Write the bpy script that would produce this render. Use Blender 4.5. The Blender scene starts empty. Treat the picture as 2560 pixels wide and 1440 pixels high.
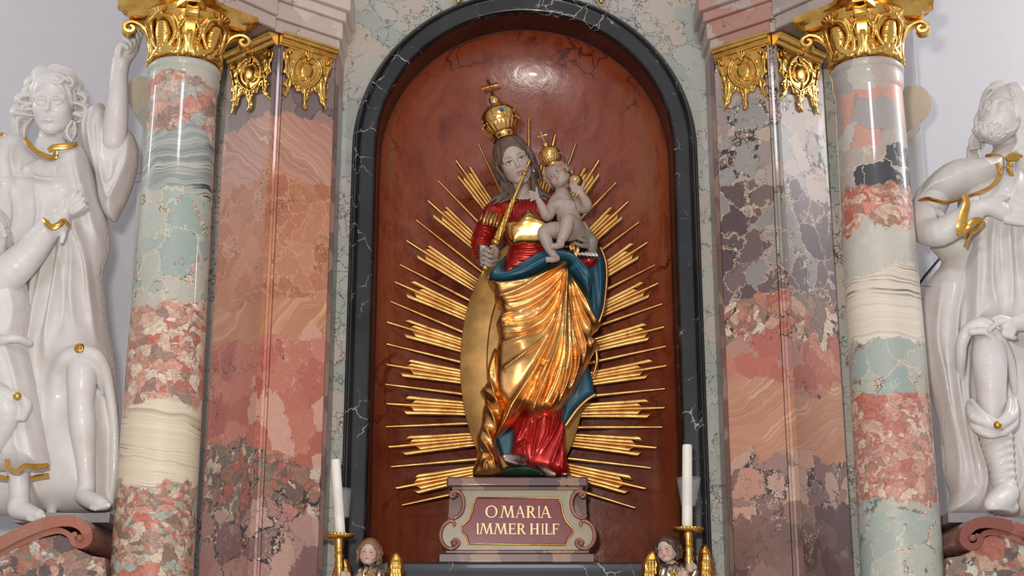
import bpy, math, random
import numpy as np
from mathutils import Vector, Matrix

# ------------------------------------------------------------------ camera
R = math.radians
FPX = 3700.0
PITCH = R(15.8)
CAM = np.array([0.0, -6.6, 1.6])
SC = bpy.context.scene
COL = SC.collection
_cd = bpy.data.cameras.new('camera')
_cd.sensor_width = 36.0
_cd.lens = FPX / 2560.0 * 36.0
_cam = bpy.data.objects.new('camera', _cd)
_cam.location = CAM
_cam.rotation_euler = (math.pi / 2 + PITCH, 0, 0)
COL.objects.link(_cam)
SC.camera = _cam

# ------------------------------------------------------------------ light
SC.view_settings.view_transform = 'Standard'
SC.view_settings.look = 'None'
SC.view_settings.exposure = 0.0
SC.view_settings.gamma = 1.0
SC.view_settings.use_curve_mapping = False
SC.cycles.max_bounces = 6
SC.cycles.diffuse_bounces = 2
SC.cycles.glossy_bounces = 3
SC.cycles.transmission_bounces = 3
SC.cycles.caustics_reflective = False
SC.cycles.caustics_refractive = False
_w = bpy.data.worlds.new('church_interior')
SC.world = _w
_w.use_nodes = True
_w.node_tree.nodes['Background'].inputs[0].default_value = (0.88, 0.87, 0.90, 1)
_w.node_tree.nodes['Background'].inputs[1].default_value = 0.55


def area(name, loc, target, sx, sy, power, color):
    ld = bpy.data.lights.new(name, 'AREA')
    ld.shape = 'RECTANGLE'
    ld.size, ld.size_y = sx, sy
    ld.energy = power
    ld.color = color
    o = bpy.data.objects.new(name, ld)
    o.location = loc
    o.rotation_euler = (Vector(target) - Vector(loc)).to_track_quat('-Z', 'Y').to_euler()
    COL.objects.link(o)
    return o


area('camera_flash', (-0.28, -6.5, 2.05), (0, 0, 3.5), 0.22, 0.16, 190, (1.0, 0.95, 0.88))
area('window_light_rear', (0.15, -9.0, 7.7), (0, 0, 3.6), 1.3, 1.1, 130, (0.90, 0.88, 1.0))
area('window_light_right', (4.6, -.35, 5.3), (0.6, -0.5, 3.6), 0.5, 1.0, 80, (0.95, 0.97, 1.0))
area('window_light_left', (-4.6, -.35, 5.3), (-0.6, -0.5, 3.6), 0.14, 0.7, 26, (0.95, 0.97, 1.0))


# ------------------------------------------------------------------ pixels to points
def ray(px, py):
    a = (px - 1280.0) / FPX
    b = (720.0 - py) / FPX
    c, s = math.cos(PITCH), math.sin(PITCH)
    return np.array([a, c - b * s, s + b * c])


def P(px, py, Y):
    d = ray(px, py)
    return CAM + d * ((Y - CAM[1]) / d[1])


def mpp(px, py, Y):
    return (Y - CAM[1]) / ray(px, py)[1] / FPX


def c(r, g, b):
    f = lambda v: (v / 255 / 12.92) if v / 255 <= 0.04045 else ((v / 255 + 0.055) / 1.055) ** 2.4
    return (f(r), f(g), f(b), 1.0)


# ------------------------------------------------------------------ objects
def tag(o, label=None, cat=None, group=None, kind=None):
    if label: o['label'] = label
    if cat: o['category'] = cat
    if group: o['group'] = group
    if kind: o['kind'] = kind
    return o


def empty(name, loc, label=None, cat=None, group=None):
    o = bpy.data.objects.new(name, None)
    o.location = loc
    o.empty_display_size = 0.1
    COL.objects.link(o)
    return tag(o, label, cat, group)


def mk(name, v, f, mat, parent=None, smooth=True, col=None, sharp=None):
    """one mesh object from vertex and face arrays (world coordinates)"""
    me = bpy.data.meshes.new(name)
    v = np.asarray(v, dtype=np.float32)
    if isinstance(f, np.ndarray):
        nf, k = f.shape
        me.vertices.add(len(v)); me.vertices.foreach_set('co', v.ravel())
        me.loops.add(nf * k); me.loops.foreach_set('vertex_index', f.astype(np.int32).ravel())
        me.polygons.add(nf)
        me.polygons.foreach_set('loop_start', np.arange(0, nf * k, k, dtype=np.int32))
        me.update(calc_edges=True)
    else:
        me.from_pydata([tuple(map(float, p)) for p in v], [], [tuple(map(int, q)) for q in f])
        me.update()
    if smooth:
        me.polygons.foreach_set('use_smooth', np.ones(len(me.polygons), dtype=bool))
    if sharp:
        try: me.set_sharp_from_angle(angle=R(sharp))
        except Exception: pass
    if col is not None:
        at = me.color_attributes.new('Col', 'FLOAT_COLOR', 'POINT')
        at.data.foreach_set('color', np.asarray(col, dtype=np.float32).ravel())
    o = bpy.data.objects.new(name, me)
    if mat is not None: me.materials.append(mat)
    COL.objects.link(o)
    if parent is not None:
        adopt(o, parent)
    return o


def wmat(p):
    m = Matrix.LocRotScale(p.location, p.rotation_euler, p.scale)
    if p.parent is not None:
        m = wmat(p.parent) @ p.matrix_parent_inverse @ m
    return m


def adopt(o, parent):
    o.parent = parent
    o.matrix_parent_inverse = wmat(parent).inverted()


class MB:
    """collects simple solids, builds ONE mesh"""
    def __init__(s): s.v, s.f = [], []

    def add(s, v, f):
        n = len(s.v)
        s.v += [tuple(map(float, p)) for p in v]
        s.f += [tuple(i + n for i in q) for q in f]
        return s

    def prism(s, poly, lo, hi, axis='z', bevel=0):
        """polygon (2-D) extruded along an axis"""
        n = len(poly)
        def pt(a, b, t):
            return {'z': (a, b, t), 'y': (a, t, b), 'x': (t, a, b)}[axis]
        v = [pt(a, b, lo) for a, b in poly] + [pt(a, b, hi) for a, b in poly]
        f = [tuple(range(n))[::-1], tuple(range(n, 2 * n))]
        f += [(i, (i + 1) % n, n + (i + 1) % n, n + i) for i in range(n)]
        return s.add(v, f)

    def box(s, lo, hi):
        return s.prism([(lo[0], lo[1]), (hi[0], lo[1]), (hi[0], hi[1]), (lo[0], hi[1])], lo[2], hi[2])

    def rings(s, rings, closed=True, cap=True):
        """bridges a list of equal-length rings"""
        m = len(rings[0]); n0 = len(s.v)
        for r in rings: s.v += [tuple(map(float, p)) for p in r]
        for i in range(len(rings) - 1):
            for j in range(m if closed else m - 1):
                a = n0 + i * m + j; b = n0 + i * m + (j + 1) % m
                s.f.append((a, b, b + m, a + m))
        if cap and closed:
            s.f.append(tuple(n0 + j for j in range(m))[::-1])
            s.f.append(tuple(n0 + (len(rings) - 1) * m + j for j in range(m)))
        return s

    def tube(s, pts, rad, seg=10, cap=True, flat=None):
        pts = [np.array(p, float) for p in pts]
        n = len(pts)
        if np.isscalar(rad): rad = [rad] * n
        rings = []; up = None
        for i in range(n):
            t = pts[min(i + 1, n - 1)] - pts[max(i - 1, 0)]
            t = t / (np.linalg.norm(t) + 1e-9)
            if up is None:
                up = np.array([0, 0, 1.0]) if abs(t[2]) < .9 else np.array([0, 1.0, 0])
            a = up - t * np.dot(up, t); a /= np.linalg.norm(a) + 1e-9
            b = np.cross(t, a); up = a
            rings.append([pts[i] + rad[i] * (math.cos(q) * a + math.sin(q) * b * (flat or 1))
                          for q in [2 * math.pi * k / seg for k in range(seg)]])
        return s.rings(rings, True, cap)

    def lathe(s, prof, seg=48, cx=0, cy=0, cap=True):
        rings = [[(cx + r * math.cos(2 * math.pi * k / seg), cy + r * math.sin(2 * math.pi * k / seg), z) for k in range(seg)]
                 for r, z in prof]
        return s.rings(rings, True, cap)

    def ball(s, ctr, r, seg=16, rows=10):
        ctr = np.array(ctr); r = np.ones(3) * r
        rings = []
        for i in range(1, rows):
            a = math.pi * i / rows
            rings.append([ctr + r * np.array([math.sin(a) * math.cos(2 * math.pi * k / seg), math.sin(a) * math.sin(2 * math.pi * k / seg), -math.cos(a)]) for k in range(seg)])
        return s.rings(rings)

    def build(s, name, mat, parent=None, smooth=False, sharp=None, bevel=0, bseg=2):
        o = mk(name, s.v, s.f, mat, parent, smooth or bool(sharp) or bool(bevel), sharp=sharp)
        if bevel:
            m = o.modifiers.new('bevel', 'BEVEL'); m.width = bevel; m.segments = bseg
            m.limit_method = 'ANGLE'; m.angle_limit = R(35); m.harden_normals = True
        return o


def catmull(pts, sub=6, closed=False):
    p = np.array(pts, float); n = len(p); out = []
    rng = range(n if closed else n - 1)
    for i in rng:
        if closed: a, b, cc, d = p[i - 1], p[i], p[(i + 1) % n], p[(i + 2) % n]
        else: a, b, cc, d = p[max(i - 1, 0)], p[i], p[i + 1], p[min(i + 2, n - 1)]
        for k in range(sub):
            t = k / sub
            out.append(0.5 * (2 * b + (cc - a) * t + (2 * a - 5 * b + 4 * cc - d) * t * t + (3 * b - a - 3 * cc + d) * t ** 3))
    if not closed: out.append(p[-1])
    return np.array(out)


def copy_tree(o, parent=None, M=None):
    """copy of a thing and its parts; the mesh data is shared"""
    n = o.copy(); COL.objects.link(n)
    if parent is not None: n.parent = parent
    for ch in list(o.children): copy_tree(ch, n)
    return n


# ------------------------------------------------------------------ sculpting: signed distance volumes turned into smooth meshes
def seg_dist2(X, Z, a, b):
    bx, bz = b[0] - a[0], b[1] - a[1]
    L = bx * bx + bz * bz + 1e-12
    t = np.clip(((X - a[0]) * bx + (Z - a[1]) * bz) / L, 0, 1)
    return (X - a[0] - t * bx) ** 2 + (Z - a[1] - t * bz) ** 2, t


def poly_sd(X, Z, poly):
    """signed distance to a closed polygon, positive inside"""
    d = np.full(np.broadcast(X, Z).shape, 1e9, np.float32)
    ins = np.zeros(d.shape, bool)
    n = len(poly)
    for i in range(n):
        a, b = poly[i], poly[(i + 1) % n]
        dd, _ = seg_dist2(X, Z, a, b)
        np.minimum(d, dd, out=d)
        if a[1] != b[1]:
            cond = (a[1] > Z) != (b[1] > Z)
            xi = (b[0] - a[0]) * (Z - a[1]) / (b[1] - a[1]) + a[0]
            ins ^= cond & (X < xi)
    d = np.sqrt(d)
    return np.where(ins, d, -d)


def fold_field(X, Z, folds):
    """sum of ridges (+) and grooves (-) along polylines"""
    D = np.zeros(np.broadcast(X, Z).shape, np.float32)
    for pts, w, a, tap in folds:
        best = np.full(D.shape, 1e9, np.float32); par = np.zeros(D.shape, np.float32)
        L = np.concatenate([[0], np.cumsum(np.hypot(*(np.diff(np.array(pts), axis=0).T)))])
        for i in range(len(pts) - 1):
            dd, t = seg_dist2(X, Z, pts[i], pts[i + 1])
            m = dd < best
            best = np.where(m, dd, best)
            par = np.where(m, (L[i] + t * (L[i + 1] - L[i])) / L[-1], par)
        ww = w * (0.45 + 0.55 * par) if tap == 'in' else (w * (1 - 0.5 * par) if tap == 'out' else w)
        amp = a
        if tap == 'both': amp = a * np.sqrt(np.clip(np.sin(np.pi * np.clip(par, .02, .98)), 0, 1))
        elif tap == 'in': amp = a * np.clip(par * 4 + .25, 0, 1)
        elif tap == 'out': amp = a * np.clip((1 - par) * 4 + .15, 0, 1)
        D += amp * np.exp(-(np.sqrt(best) / ww) ** 1.6)
    return D


class Sculpt:
    def __init__(s, h, M=None, mp=None):
        s.h = h * 1.1; s.ops = []
        s.M = M or P; s.mp = mp or mpp

    def p(s, t): return np.array(s.M(t[0], t[1], t[2]))

    # every point is (px, py, Y, radius in px)
    def chain(s, pts, k=0.004, sub=0, mode='u', world=False):
        if world: q = np.array(pts, float)
        else: q = np.array([list(s.p(t)) + [t[3] * s.mp(t[0], t[1], t[2])] for t in pts])
        if sub: q = catmull(q, sub)
        r = q[:, 3].max() + k + 3 * s.h
        lo, hi = q[:, :3].min(0) - r, q[:, :3].max(0) + r
        def fn(X, Y, Z):
            d = None
            for i in range(len(q) - 1):
                a, b = q[i], q[i + 1]
                ab = b[:3] - a[:3]; L = ab @ ab + 1e-12
                px, py, pz = X - a[0], Y - a[1], Z - a[2]
                t = np.clip((px * ab[0] + py * ab[1] + pz * ab[2]) / L, 0, 1)
                e = np.sqrt((px - t * ab[0]) ** 2 + (py - t * ab[1]) ** 2 + (pz - t * ab[2]) ** 2) - (a[3] + t * (b[3] - a[3]))
                d = e if d is None else np.minimum(d, e)
            return d
        s.ops.append((lo, hi, fn, k, mode)); return s

    def ball(s, t, k=0.004, mode='u'):
        return s.chain([t, (t[0], t[1], t[2] + 1e-5, t[3])], k, 0, mode)

    def ell(s, t, rad, k=0.004, rot=None, mode='u'):
        """ellipsoid at (px,py,Y) with radii in px (x, depth, z) and rotation (rx,ry,rz) degrees"""
        ctr = s.p(t); rr = np.array(rad, float) * s.mp(*t[:3])
        Rm = np.eye(3) if rot is None else np.array(Matrix.Rotation(R(rot[2]), 3, 'Z') @ Matrix.Rotation(R(rot[1]), 3, 'Y') @ Matrix.Rotation(R(rot[0]), 3, 'X'))
        m = rr.max() + k + 3 * s.h
        def fn(X, Y, Z):
            x, y, z = X - ctr[0], Y - ctr[1], Z - ctr[2]
            u = [(Rm[0, i] * x + Rm[1, i] * y + Rm[2, i] * z) / rr[i] for i in range(3)]
            k0 = np.sqrt(u[0] ** 2 + u[1] ** 2 + u[2] ** 2)
            k1 = np.sqrt((u[0] / rr[0]) ** 2 + (u[1] / rr[1]) ** 2 + (u[2] / rr[2]) ** 2) + 1e-6
            return k0 * (k0 - 1) / k1
        s.ops.append((ctr - m, ctr + m, fn, k, mode)); return s

    def relief(s, poly, Y, T, Rr, Tb=None, folds=(), bulges=(), smooth=4, k=0.004, mode='u', fade=0.012, tilt=0.0, wav=None):
        """outline (px) at depth Y, swelling to thickness T in front and Tb behind over the distance Rr (m); folds are
        (points px, width px, height m, taper), bulges (px,py,rx,ry,height m)"""
        Tb = T * .6 if Tb is None else Tb
        if smooth: poly = catmull(poly, smooth, True)
        q = np.array([s.M(a[0], a[1], Y) for a in poly])[:, [0, 2]]
        ctr = np.mean(np.array(poly), 0); mp_ = s.mp(ctr[0], ctr[1], Y)
        ff = []
        for fo in folds:
            pts, w, a = fo[:3]; tap = fo[3] if len(fo) > 3 else 'both'
            pts = catmull(pts, 5) if len(pts) > 2 else np.array(pts, float)
            ff.append((np.array([s.M(u[0], u[1], Y) for u in pts])[:, [0, 2]], w * mp_, a, tap))
        bb = [(s.M(b[0], b[1], Y), b[2] * mp_, b[3] * mp_, b[4]) for b in bulges]
        amp = T + .02 + sum(abs(b[3]) for b in bb) + max([abs(f[2]) for f in ff] + [0]) * 2
        lo = np.array([q[:, 0].min(), Y - amp, q[:, 1].min()]) - 4 * s.h - k
        hi = np.array([q[:, 0].max(), Y + Tb, q[:, 1].max()]) + 4 * s.h + k
        if tilt: lo[1] -= abs(tilt) * (hi[2] - lo[2]); hi[1] += abs(tilt) * (hi[2] - lo[2])
        zc = q[:, 1].mean()
        def fn(X, Yv, Z):
            x, z = X[:, :, 0], Z[0, 0, :][None, :]
            x = x[:, 0][:, None]
            d = poly_sd(x, z, q)
            prof = np.where(d > 0, np.sqrt(np.clip(1 - (1 - np.clip(d / Rr, 0, 1)) ** 2, 0, 1)), 0)
            D = fold_field(x, z, ff) if ff else 0 * d
            for cb, rx, rz, a in bb:
                D = D + a * np.exp(-((x - cb[0]) / rx) ** 2 - ((z - cb[2]) / rz) ** 2)
            D = D * np.clip(d / fade, 0, 1)
            yc = Y + tilt * (z - zc)
            if wav is not None: yc = yc + wav(x, z)
            front = yc - T * prof - D
            back = yc + Tb * prof
            front, back = front[:, None, :], back[:, None, :]
            e = np.maximum(front - Yv, Yv - back)
            return np.maximum(e, -d[:, None, :] * 0.7)
        s.ops.append((lo, hi, fn, k, mode)); return s

    def local(s, fn, H, ext, k=.006, mode='u'):
        """distance fn(u, v, w) in the units of a head frame H = (centre, rotation, size); ext = half extent in units"""
        ctr, Rm, size = H; ctr = np.array(ctr)
        def g(X, Y, Z):
            x, y, z = X - ctr[0], Y - ctr[1], Z - ctr[2]
            return fn(*[(Rm[0, i] * x + Rm[1, i] * y + Rm[2, i] * z) / size for i in range(3)]) * size
        s.ops.append((ctr - ext * size, ctr + ext * size, g, k, mode)); return s

    def disp(s, lo, hi, fn):
        s.ops.append((np.array(lo), np.array(hi), fn, 0, 'd')); return s

    def cut(s, fn):
        s.ops.append((None, None, fn, 0, 'i')); return s

    def arrays(s):
        lo = np.min([o[0] for o in s.ops if o[4] == 'u'], axis=0); hi = np.max([o[1] for o in s.ops if o[4] == 'u'], axis=0)
        n = np.ceil((hi - lo) / s.h).astype(int) + 1
        ax = [(lo[i] + s.h * np.arange(n[i])).astype(np.float32) for i in range(3)]
        F = np.full(n, 0.05, np.float32)
        for l, h, fn, k, mode in s.ops:
            if l is None: l, h = lo, hi
            i0 = np.clip(np.floor((l - lo) / s.h).astype(int), 0, n); i1 = np.clip(np.ceil((h - lo) / s.h).astype(int) + 1, 0, n)
            if (i1 <= i0).any(): continue
            sl = tuple(slice(a, b) for a, b in zip(i0, i1))
            X = ax[0][sl[0]][:, None, None]; Y = ax[1][sl[1]][None, :, None]; Z = ax[2][sl[2]][None, None, :]
            G = F[sl]; d = fn(X, Y, Z)
            if mode == 'd': G += d
            elif mode == 'i': np.maximum(G, d, out=G)
            elif mode == 'u':
                if k > 0:
                    hh = np.clip(k - np.abs(G - d), 0, None) / k
                    F[sl] = np.minimum(G, d) - hh * hh * k * .25
                else: np.minimum(G, d, out=G)
            else:
                d = -d
                hh = np.clip(k - np.abs(G - d), 0, None) / max(k, 1e-6)
                F[sl] = np.maximum(G, d) + hh * hh * k * .25
        F[0], F[-1] = .05, .05; F[:, 0], F[:, -1] = .05, .05; F[:, :, 0], F[:, :, -1] = .05, .05
        v, q = iso(F)
        return (v * s.h + lo).astype(np.float32), q

    def build(s, name, mat, parent=None, col=None, relax=1):
        v, q = s.arrays()
        if relax: v = relax_mesh(v, q, relax)
        return mk(name, v, q, mat, parent, True, col(v) if col else None)


def relax_mesh(v, q, it=1):
    for _ in range(it):
        acc = np.zeros_like(v); cnt = np.zeros(len(v), np.float32)
        for a, b in ((0, 1), (1, 2), (2, 3), (3, 0)):
            for i, j in ((a, b), (b, a)):
                for ax in range(3):
                    acc[:, ax] += np.bincount(q[:, i], weights=v[q[:, j], ax], minlength=len(v))
                cnt += np.bincount(q[:, i], minlength=len(v))
        v = 0.5 * v + 0.5 * acc / np.maximum(cnt, 1)[:, None]
    return v


def iso(F):
    """surface nets: vertices (grid units) and quads of the zero level"""
    S = F < 0
    n0, n1, n2 = F.shape
    cnt = np.zeros((n0 - 1, n1 - 1, n2 - 1), np.uint8)
    for a in (0, 1):
        for b in (0, 1):
            for d in (0, 1):
                cnt += S[a:n0 - 1 + a, b:n1 - 1 + b, d:n2 - 1 + d]
    I, J, K = np.nonzero((cnt > 0) & (cnt < 8))
    idx = np.full(cnt.shape, -1, np.int32)
    idx[I, J, K] = np.arange(len(I), dtype=np.int32)
    acc = np.zeros((len(I), 3), np.float32); num = np.zeros(len(I), np.float32)
    cor = [(a, b, d) for a in (0, 1) for b in (0, 1) for d in (0, 1)]
    val = {q: F[I + q[0], J + q[1], K + q[2]] for q in cor}
    for q in cor:
        for ax in range(3):
            if q[ax]: continue
            r = list(q); r[ax] = 1; r = tuple(r)
            u, w = val[q], val[r]
            m = (u < 0) != (w < 0)
            t = np.where(m, u / np.where(m, u - w, 1), 0)
            for e in range(3):
                acc[:, e] += np.where(m, q[e] + (t if e == ax else 0), 0)
            num += m
    v = acc / num[:, None] + np.stack([I, J, K], 1)
    quads = []
    for ax in range(3):
        sl0 = [slice(None)] * 3; sl1 = [slice(None)] * 3
        sl0[ax] = slice(0, -1); sl1[ax] = slice(1, None)
        A, Bm = S[tuple(sl0)], S[tuple(sl1)]
        E = np.argwhere(A != Bm)
        o1, o2 = [(1, 2), (2, 0), (0, 1)][ax]
        ok = (E[:, o1] > 0) & (E[:, o2] > 0) & (E[:, o1] < F.shape[o1] - 1) & (E[:, o2] < F.shape[o2] - 1)
        E = E[ok]
        fl = A[E[:, 0], E[:, 1], E[:, 2]]
        def at(d1, d2):
            C = E.copy(); C[:, o1] -= d1; C[:, o2] -= d2
            return idx[C[:, 0], C[:, 1], C[:, 2]]
        q = np.stack([at(1, 1), at(0, 1), at(0, 0), at(1, 0)], 1)
        q[~fl] = q[~fl][:, ::-1]
        quads.append(q)
    return v, np.concatenate(quads)
# ------------------------------------------------------------------ materials
def _key(v):
    if hasattr(v, 'node'): return (v.node.name, v.identifier)
    return tuple(v) if isinstance(v, (list, tuple)) else v


def shared(fn):
    """identical texture nodes inside one material are made once"""
    def g(s, *a, **k):
        key = (fn.__name__,) + tuple(_key(x) for x in a) + tuple((n, _key(x)) for n, x in sorted(k.items()))
        if key not in s.memo: s.memo[key] = fn(s, *a, **k)
        return s.memo[key]
    return g


class NT:
    def __init__(s, name):
        s.memo = {}
        s.m = bpy.data.materials.new(name); s.m.use_nodes = True
        s.t = s.m.node_tree; s.n = s.t.nodes; s.l = s.t.links
        s.b = s.n['Principled BSDF']
        s.co = s.n.new('ShaderNodeTexCoord').outputs['Object']

    def _in(s, sock, v):
        if v is None: return
        if hasattr(v, 'default_value') or hasattr(v, 'is_linked'): s.l.new(v, sock)
        else: sock.default_value = v

    @shared
    def noise(s, sc, det=4, rough=.55, dist=0, vec=None, col=False):
        n = s.n.new('ShaderNodeTexNoise'); s._in(n.inputs['Vector'], vec or s.co)
        n.inputs['Scale'].default_value = sc; n.inputs['Detail'].default_value = det
        n.inputs['Roughness'].default_value = rough; n.inputs['Distortion'].default_value = dist
        return n.outputs['Color' if col else 'Fac']

    @shared
    def vor(s, sc, feat='F1', out='Distance', vec=None, rnd=1.0):
        n = s.n.new('ShaderNodeTexVoronoi'); n.feature = feat
        s._in(n.inputs['Vector'], vec or s.co); n.inputs['Scale'].default_value = sc
        n.inputs['Randomness'].default_value = rnd
        return n.outputs[out]

    def ramp(s, fac, stops, interp='LINEAR'):
        n = s.n.new('ShaderNodeValToRGB'); n.color_ramp.interpolation = interp
        e = n.color_ramp.elements
        while len(e) < len(stops): e.new(.5)
        for el, (p, cc) in zip(e, stops):
            el.position = p; el.color = cc if len(cc) == 4 else (*cc, 1)
        s._in(n.inputs[0], fac); return n.outputs[0]

    def mix(s, fac, a, b, mode='MIX'):
        n = s.n.new('ShaderNodeMix'); n.data_type = 'RGBA'; n.blend_type = mode
        s._in(n.inputs[0], fac); s._in(n.inputs[6], a); s._in(n.inputs[7], b); return n.outputs[2]

    def math(s, op, a, b=None, cc=None):
        n = s.n.new('ShaderNodeMath'); n.operation = op
        s._in(n.inputs[0], a); s._in(n.inputs[1], b); s._in(n.inputs[2], cc); return n.outputs[0]

    def step(s, v, lo, hi, a=0.0, b=1.0):
        n = s.n.new('ShaderNodeMapRange'); n.interpolation_type = 'SMOOTHSTEP'
        s._in(n.inputs[0], v)
        for i, x in enumerate((lo, hi, a, b)): n.inputs[1 + i].default_value = x
        return n.outputs[0]

    @shared
    def warp(s, amp, sc, det=4, vec=None, rough=.6):
        """coordinates shifted by noise"""
        v = vec or s.co
        n = s.noise(sc, det, rough, 0, v, True)
        a = s.n.new('ShaderNodeVectorMath'); a.operation = 'SUBTRACT'; s.l.new(n, a.inputs[0]); a.inputs[1].default_value = (.5, .5, .5)
        b = s.n.new('ShaderNodeVectorMath'); b.operation = 'SCALE'; s.l.new(a.outputs[0], b.inputs[0]); b.inputs['Scale'].default_value = amp
        d = s.n.new('ShaderNodeVectorMath'); d.operation = 'ADD'; s.l.new(v, d.inputs[0]); s.l.new(b.outputs[0], d.inputs[1])
        return d.outputs[0]

    @shared
    def mapv(s, scale=(1, 1, 1), loc=(0, 0, 0), rot=(0, 0, 0), vec=None):
        n = s.n.new('ShaderNodeMapping'); s._in(n.inputs[0], vec or s.co)
        n.inputs['Scale'].default_value = scale; n.inputs['Location'].default_value = loc; n.inputs['Rotation'].default_value = rot
        return n.outputs[0]

    @shared
    def xyz(s, i, vec=None):
        n = s.n.new('ShaderNodeSeparateXYZ'); s._in(n.inputs[0], vec or s.co); return n.outputs[i]

    def bump(s, h, strength=.3, dist=.005):
        n = s.n.new('ShaderNodeBump'); n.inputs['Strength'].default_value = strength; n.inputs['Distance'].default_value = dist
        s._in(n.inputs['Height'], h); s.l.new(n.outputs[0], s.b.inputs['Normal']); return s

    def out(s, col=None, rough=.4, metal=0.0, spec=.5, coat=0.0, **kw):
        s._in(s.b.inputs['Base Color'], col); s._in(s.b.inputs['Roughness'], rough)
        s._in(s.b.inputs['Metallic'], metal); s.b.inputs['Specular IOR Level'].default_value = spec
        s.b.inputs['Coat Weight'].default_value = coat; s.b.inputs['Coat Roughness'].default_value = .05
        for k, v in kw.items(): s._in(s.b.inputs[k.replace('_', ' ')], v)
        return s.m


def lift(q, k=1.2, d=.2):
    g = (q[0] + q[1] + q[2]) / 3
    return tuple(min(.95, (x + (g - x) * d) * k) for x in q[:3]) + (1.0,)


def patches(t, pal, sc, vein=None, vw=.02, vmask=(.45, .6), wamp=.12, wsc=5, seed=0.0, grain=.08, blotch=None, pebble=None, stretch=(1, 1, 1), net=None):
    """irregular stone patches with jagged veins between them"""
    pal = [lift(q) for q in pal]
    lump = grain > .1
    w = t.warp(.1, 11, 4, None, .64) if lump else t.warp(.17, 8, 5, None, .66)
    base = t.co
    v = t.mapv(stretch, (seed, seed * .7, seed * 1.3), vec=w)
    rnd = t.vor(sc, 'F1', 'Color', v)
    g = t.xyz(0, rnd)
    n = len(pal)
    colr = t.ramp(g, [(i / n, cc) for i, cc in enumerate(pal)], 'CONSTANT')
    if blotch:
        f = t.step(t.noise(10, 4, .62, .6), blotch[1], blotch[1] + .03)
        colr = t.mix(f, colr, blotch[2])
    edge = t.vor(sc, 'DISTANCE_TO_EDGE', 'Distance', v)
    if grain > .1:
        # a second, finer generation of lumps between the large ones
        v2 = v
        c2 = t.ramp(t.xyz(1, t.vor(sc * 2.3, 'F1', 'Color', v2)), [(i / n, cc) for i, cc in enumerate(pal[::-1])], 'CONSTANT')
        colr = t.mix(t.step(t.noise(6.5, 3, .6, .5), .50, .53), colr, c2)
    if pebble:
        # small rounded grains crowding along the seams
        pm = t.math('MULTIPLY', t.step(edge, pebble[0], pebble[0] * .5), t.step(t.noise(5.5, 4, .6, .3), .5, .56))
        pv = t.warp(.012, 30, 2)
        pe = t.vor(46, 'DISTANCE_TO_EDGE', 'Distance', pv)
        pc = t.ramp(t.xyz(1, t.vor(46, 'F1', 'Color', pv)), [(i / len(pebble[2]), q) for i, q in enumerate(pebble[2])], 'CONSTANT')
        pc = t.mix(t.step(pe, .12, .03), pc, pebble[3])
        colr = t.mix(pm, colr, pc)
    if net:
        # fine broken network of thin veins and dark flecks
        for (ns, ncol, lo, w_, off) in net:
            ns = 30 if ns < 36 else 44
            nv = t.warp(.05, 28, 4, None, .68)
            ne = t.vor(ns, 'DISTANCE_TO_EDGE', 'Distance', nv)
            nf = t.math('MULTIPLY', t.step(ne, w_ * .8, w_ * .15), t.math('MULTIPLY', t.step(t.noise(5.5, 4, .6, .3) if ns == 30 else t.noise(7.1, 3, .6, .3), lo, lo + .05), t.step(t.noise(19, 2, .6, .2), .46, .54)))
            colr = t.mix(t.math('MULTIPLY', nf, .8), colr, ncol)
    if vein:
        f = t.math('MULTIPLY', t.step(edge, vw, vw * .25), t.step(t.noise(2.7, 4, .6, 0), vmask[0], vmask[1]))
        colr = t.mix(t.math('MULTIPLY', f, .4 if grain > .1 else .85), colr, vein)
    if grain > .1:
        # cracked, streaky interiors of the breccia lumps
        sv = t.n.new('ShaderNodeVectorMath'); sv.operation = 'MULTIPLY_ADD'
        t.l.new(rnd, sv.inputs[0]); sv.inputs[1].default_value = (3, 3, 3); t.l.new(v, sv.inputs[2])
        sn = t.noise(34, 4, .72, 1.2, sv.outputs[0])
        colr = t.mix(.85, colr, t.mix(1.0, colr, t.ramp(sn, [(.3, (.62, .54, .5)), (.45, (.92, .88, .86)), (.62, (1.1, 1.08, 1.06)), (.75, (1.3, 1.3, 1.3))]), 'MULTIPLY'))
        ck = t.vor(sc * 2.3, 'DISTANCE_TO_EDGE', 'Distance', v)
        colr = t.mix(t.math('MULTIPLY', t.step(ck, .05, .01), .3), colr, c(120, 92, 80))
    gr = t.noise(60, 3, .7, 0)
    colr = t.mix(grain * 6, colr, t.mix(1.0, colr, t.ramp(gr, [(.25, (.72, .72, .72)), (.75, (1.25, 1.25, 1.25))]), 'MULTIPLY'))
    return colr


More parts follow.
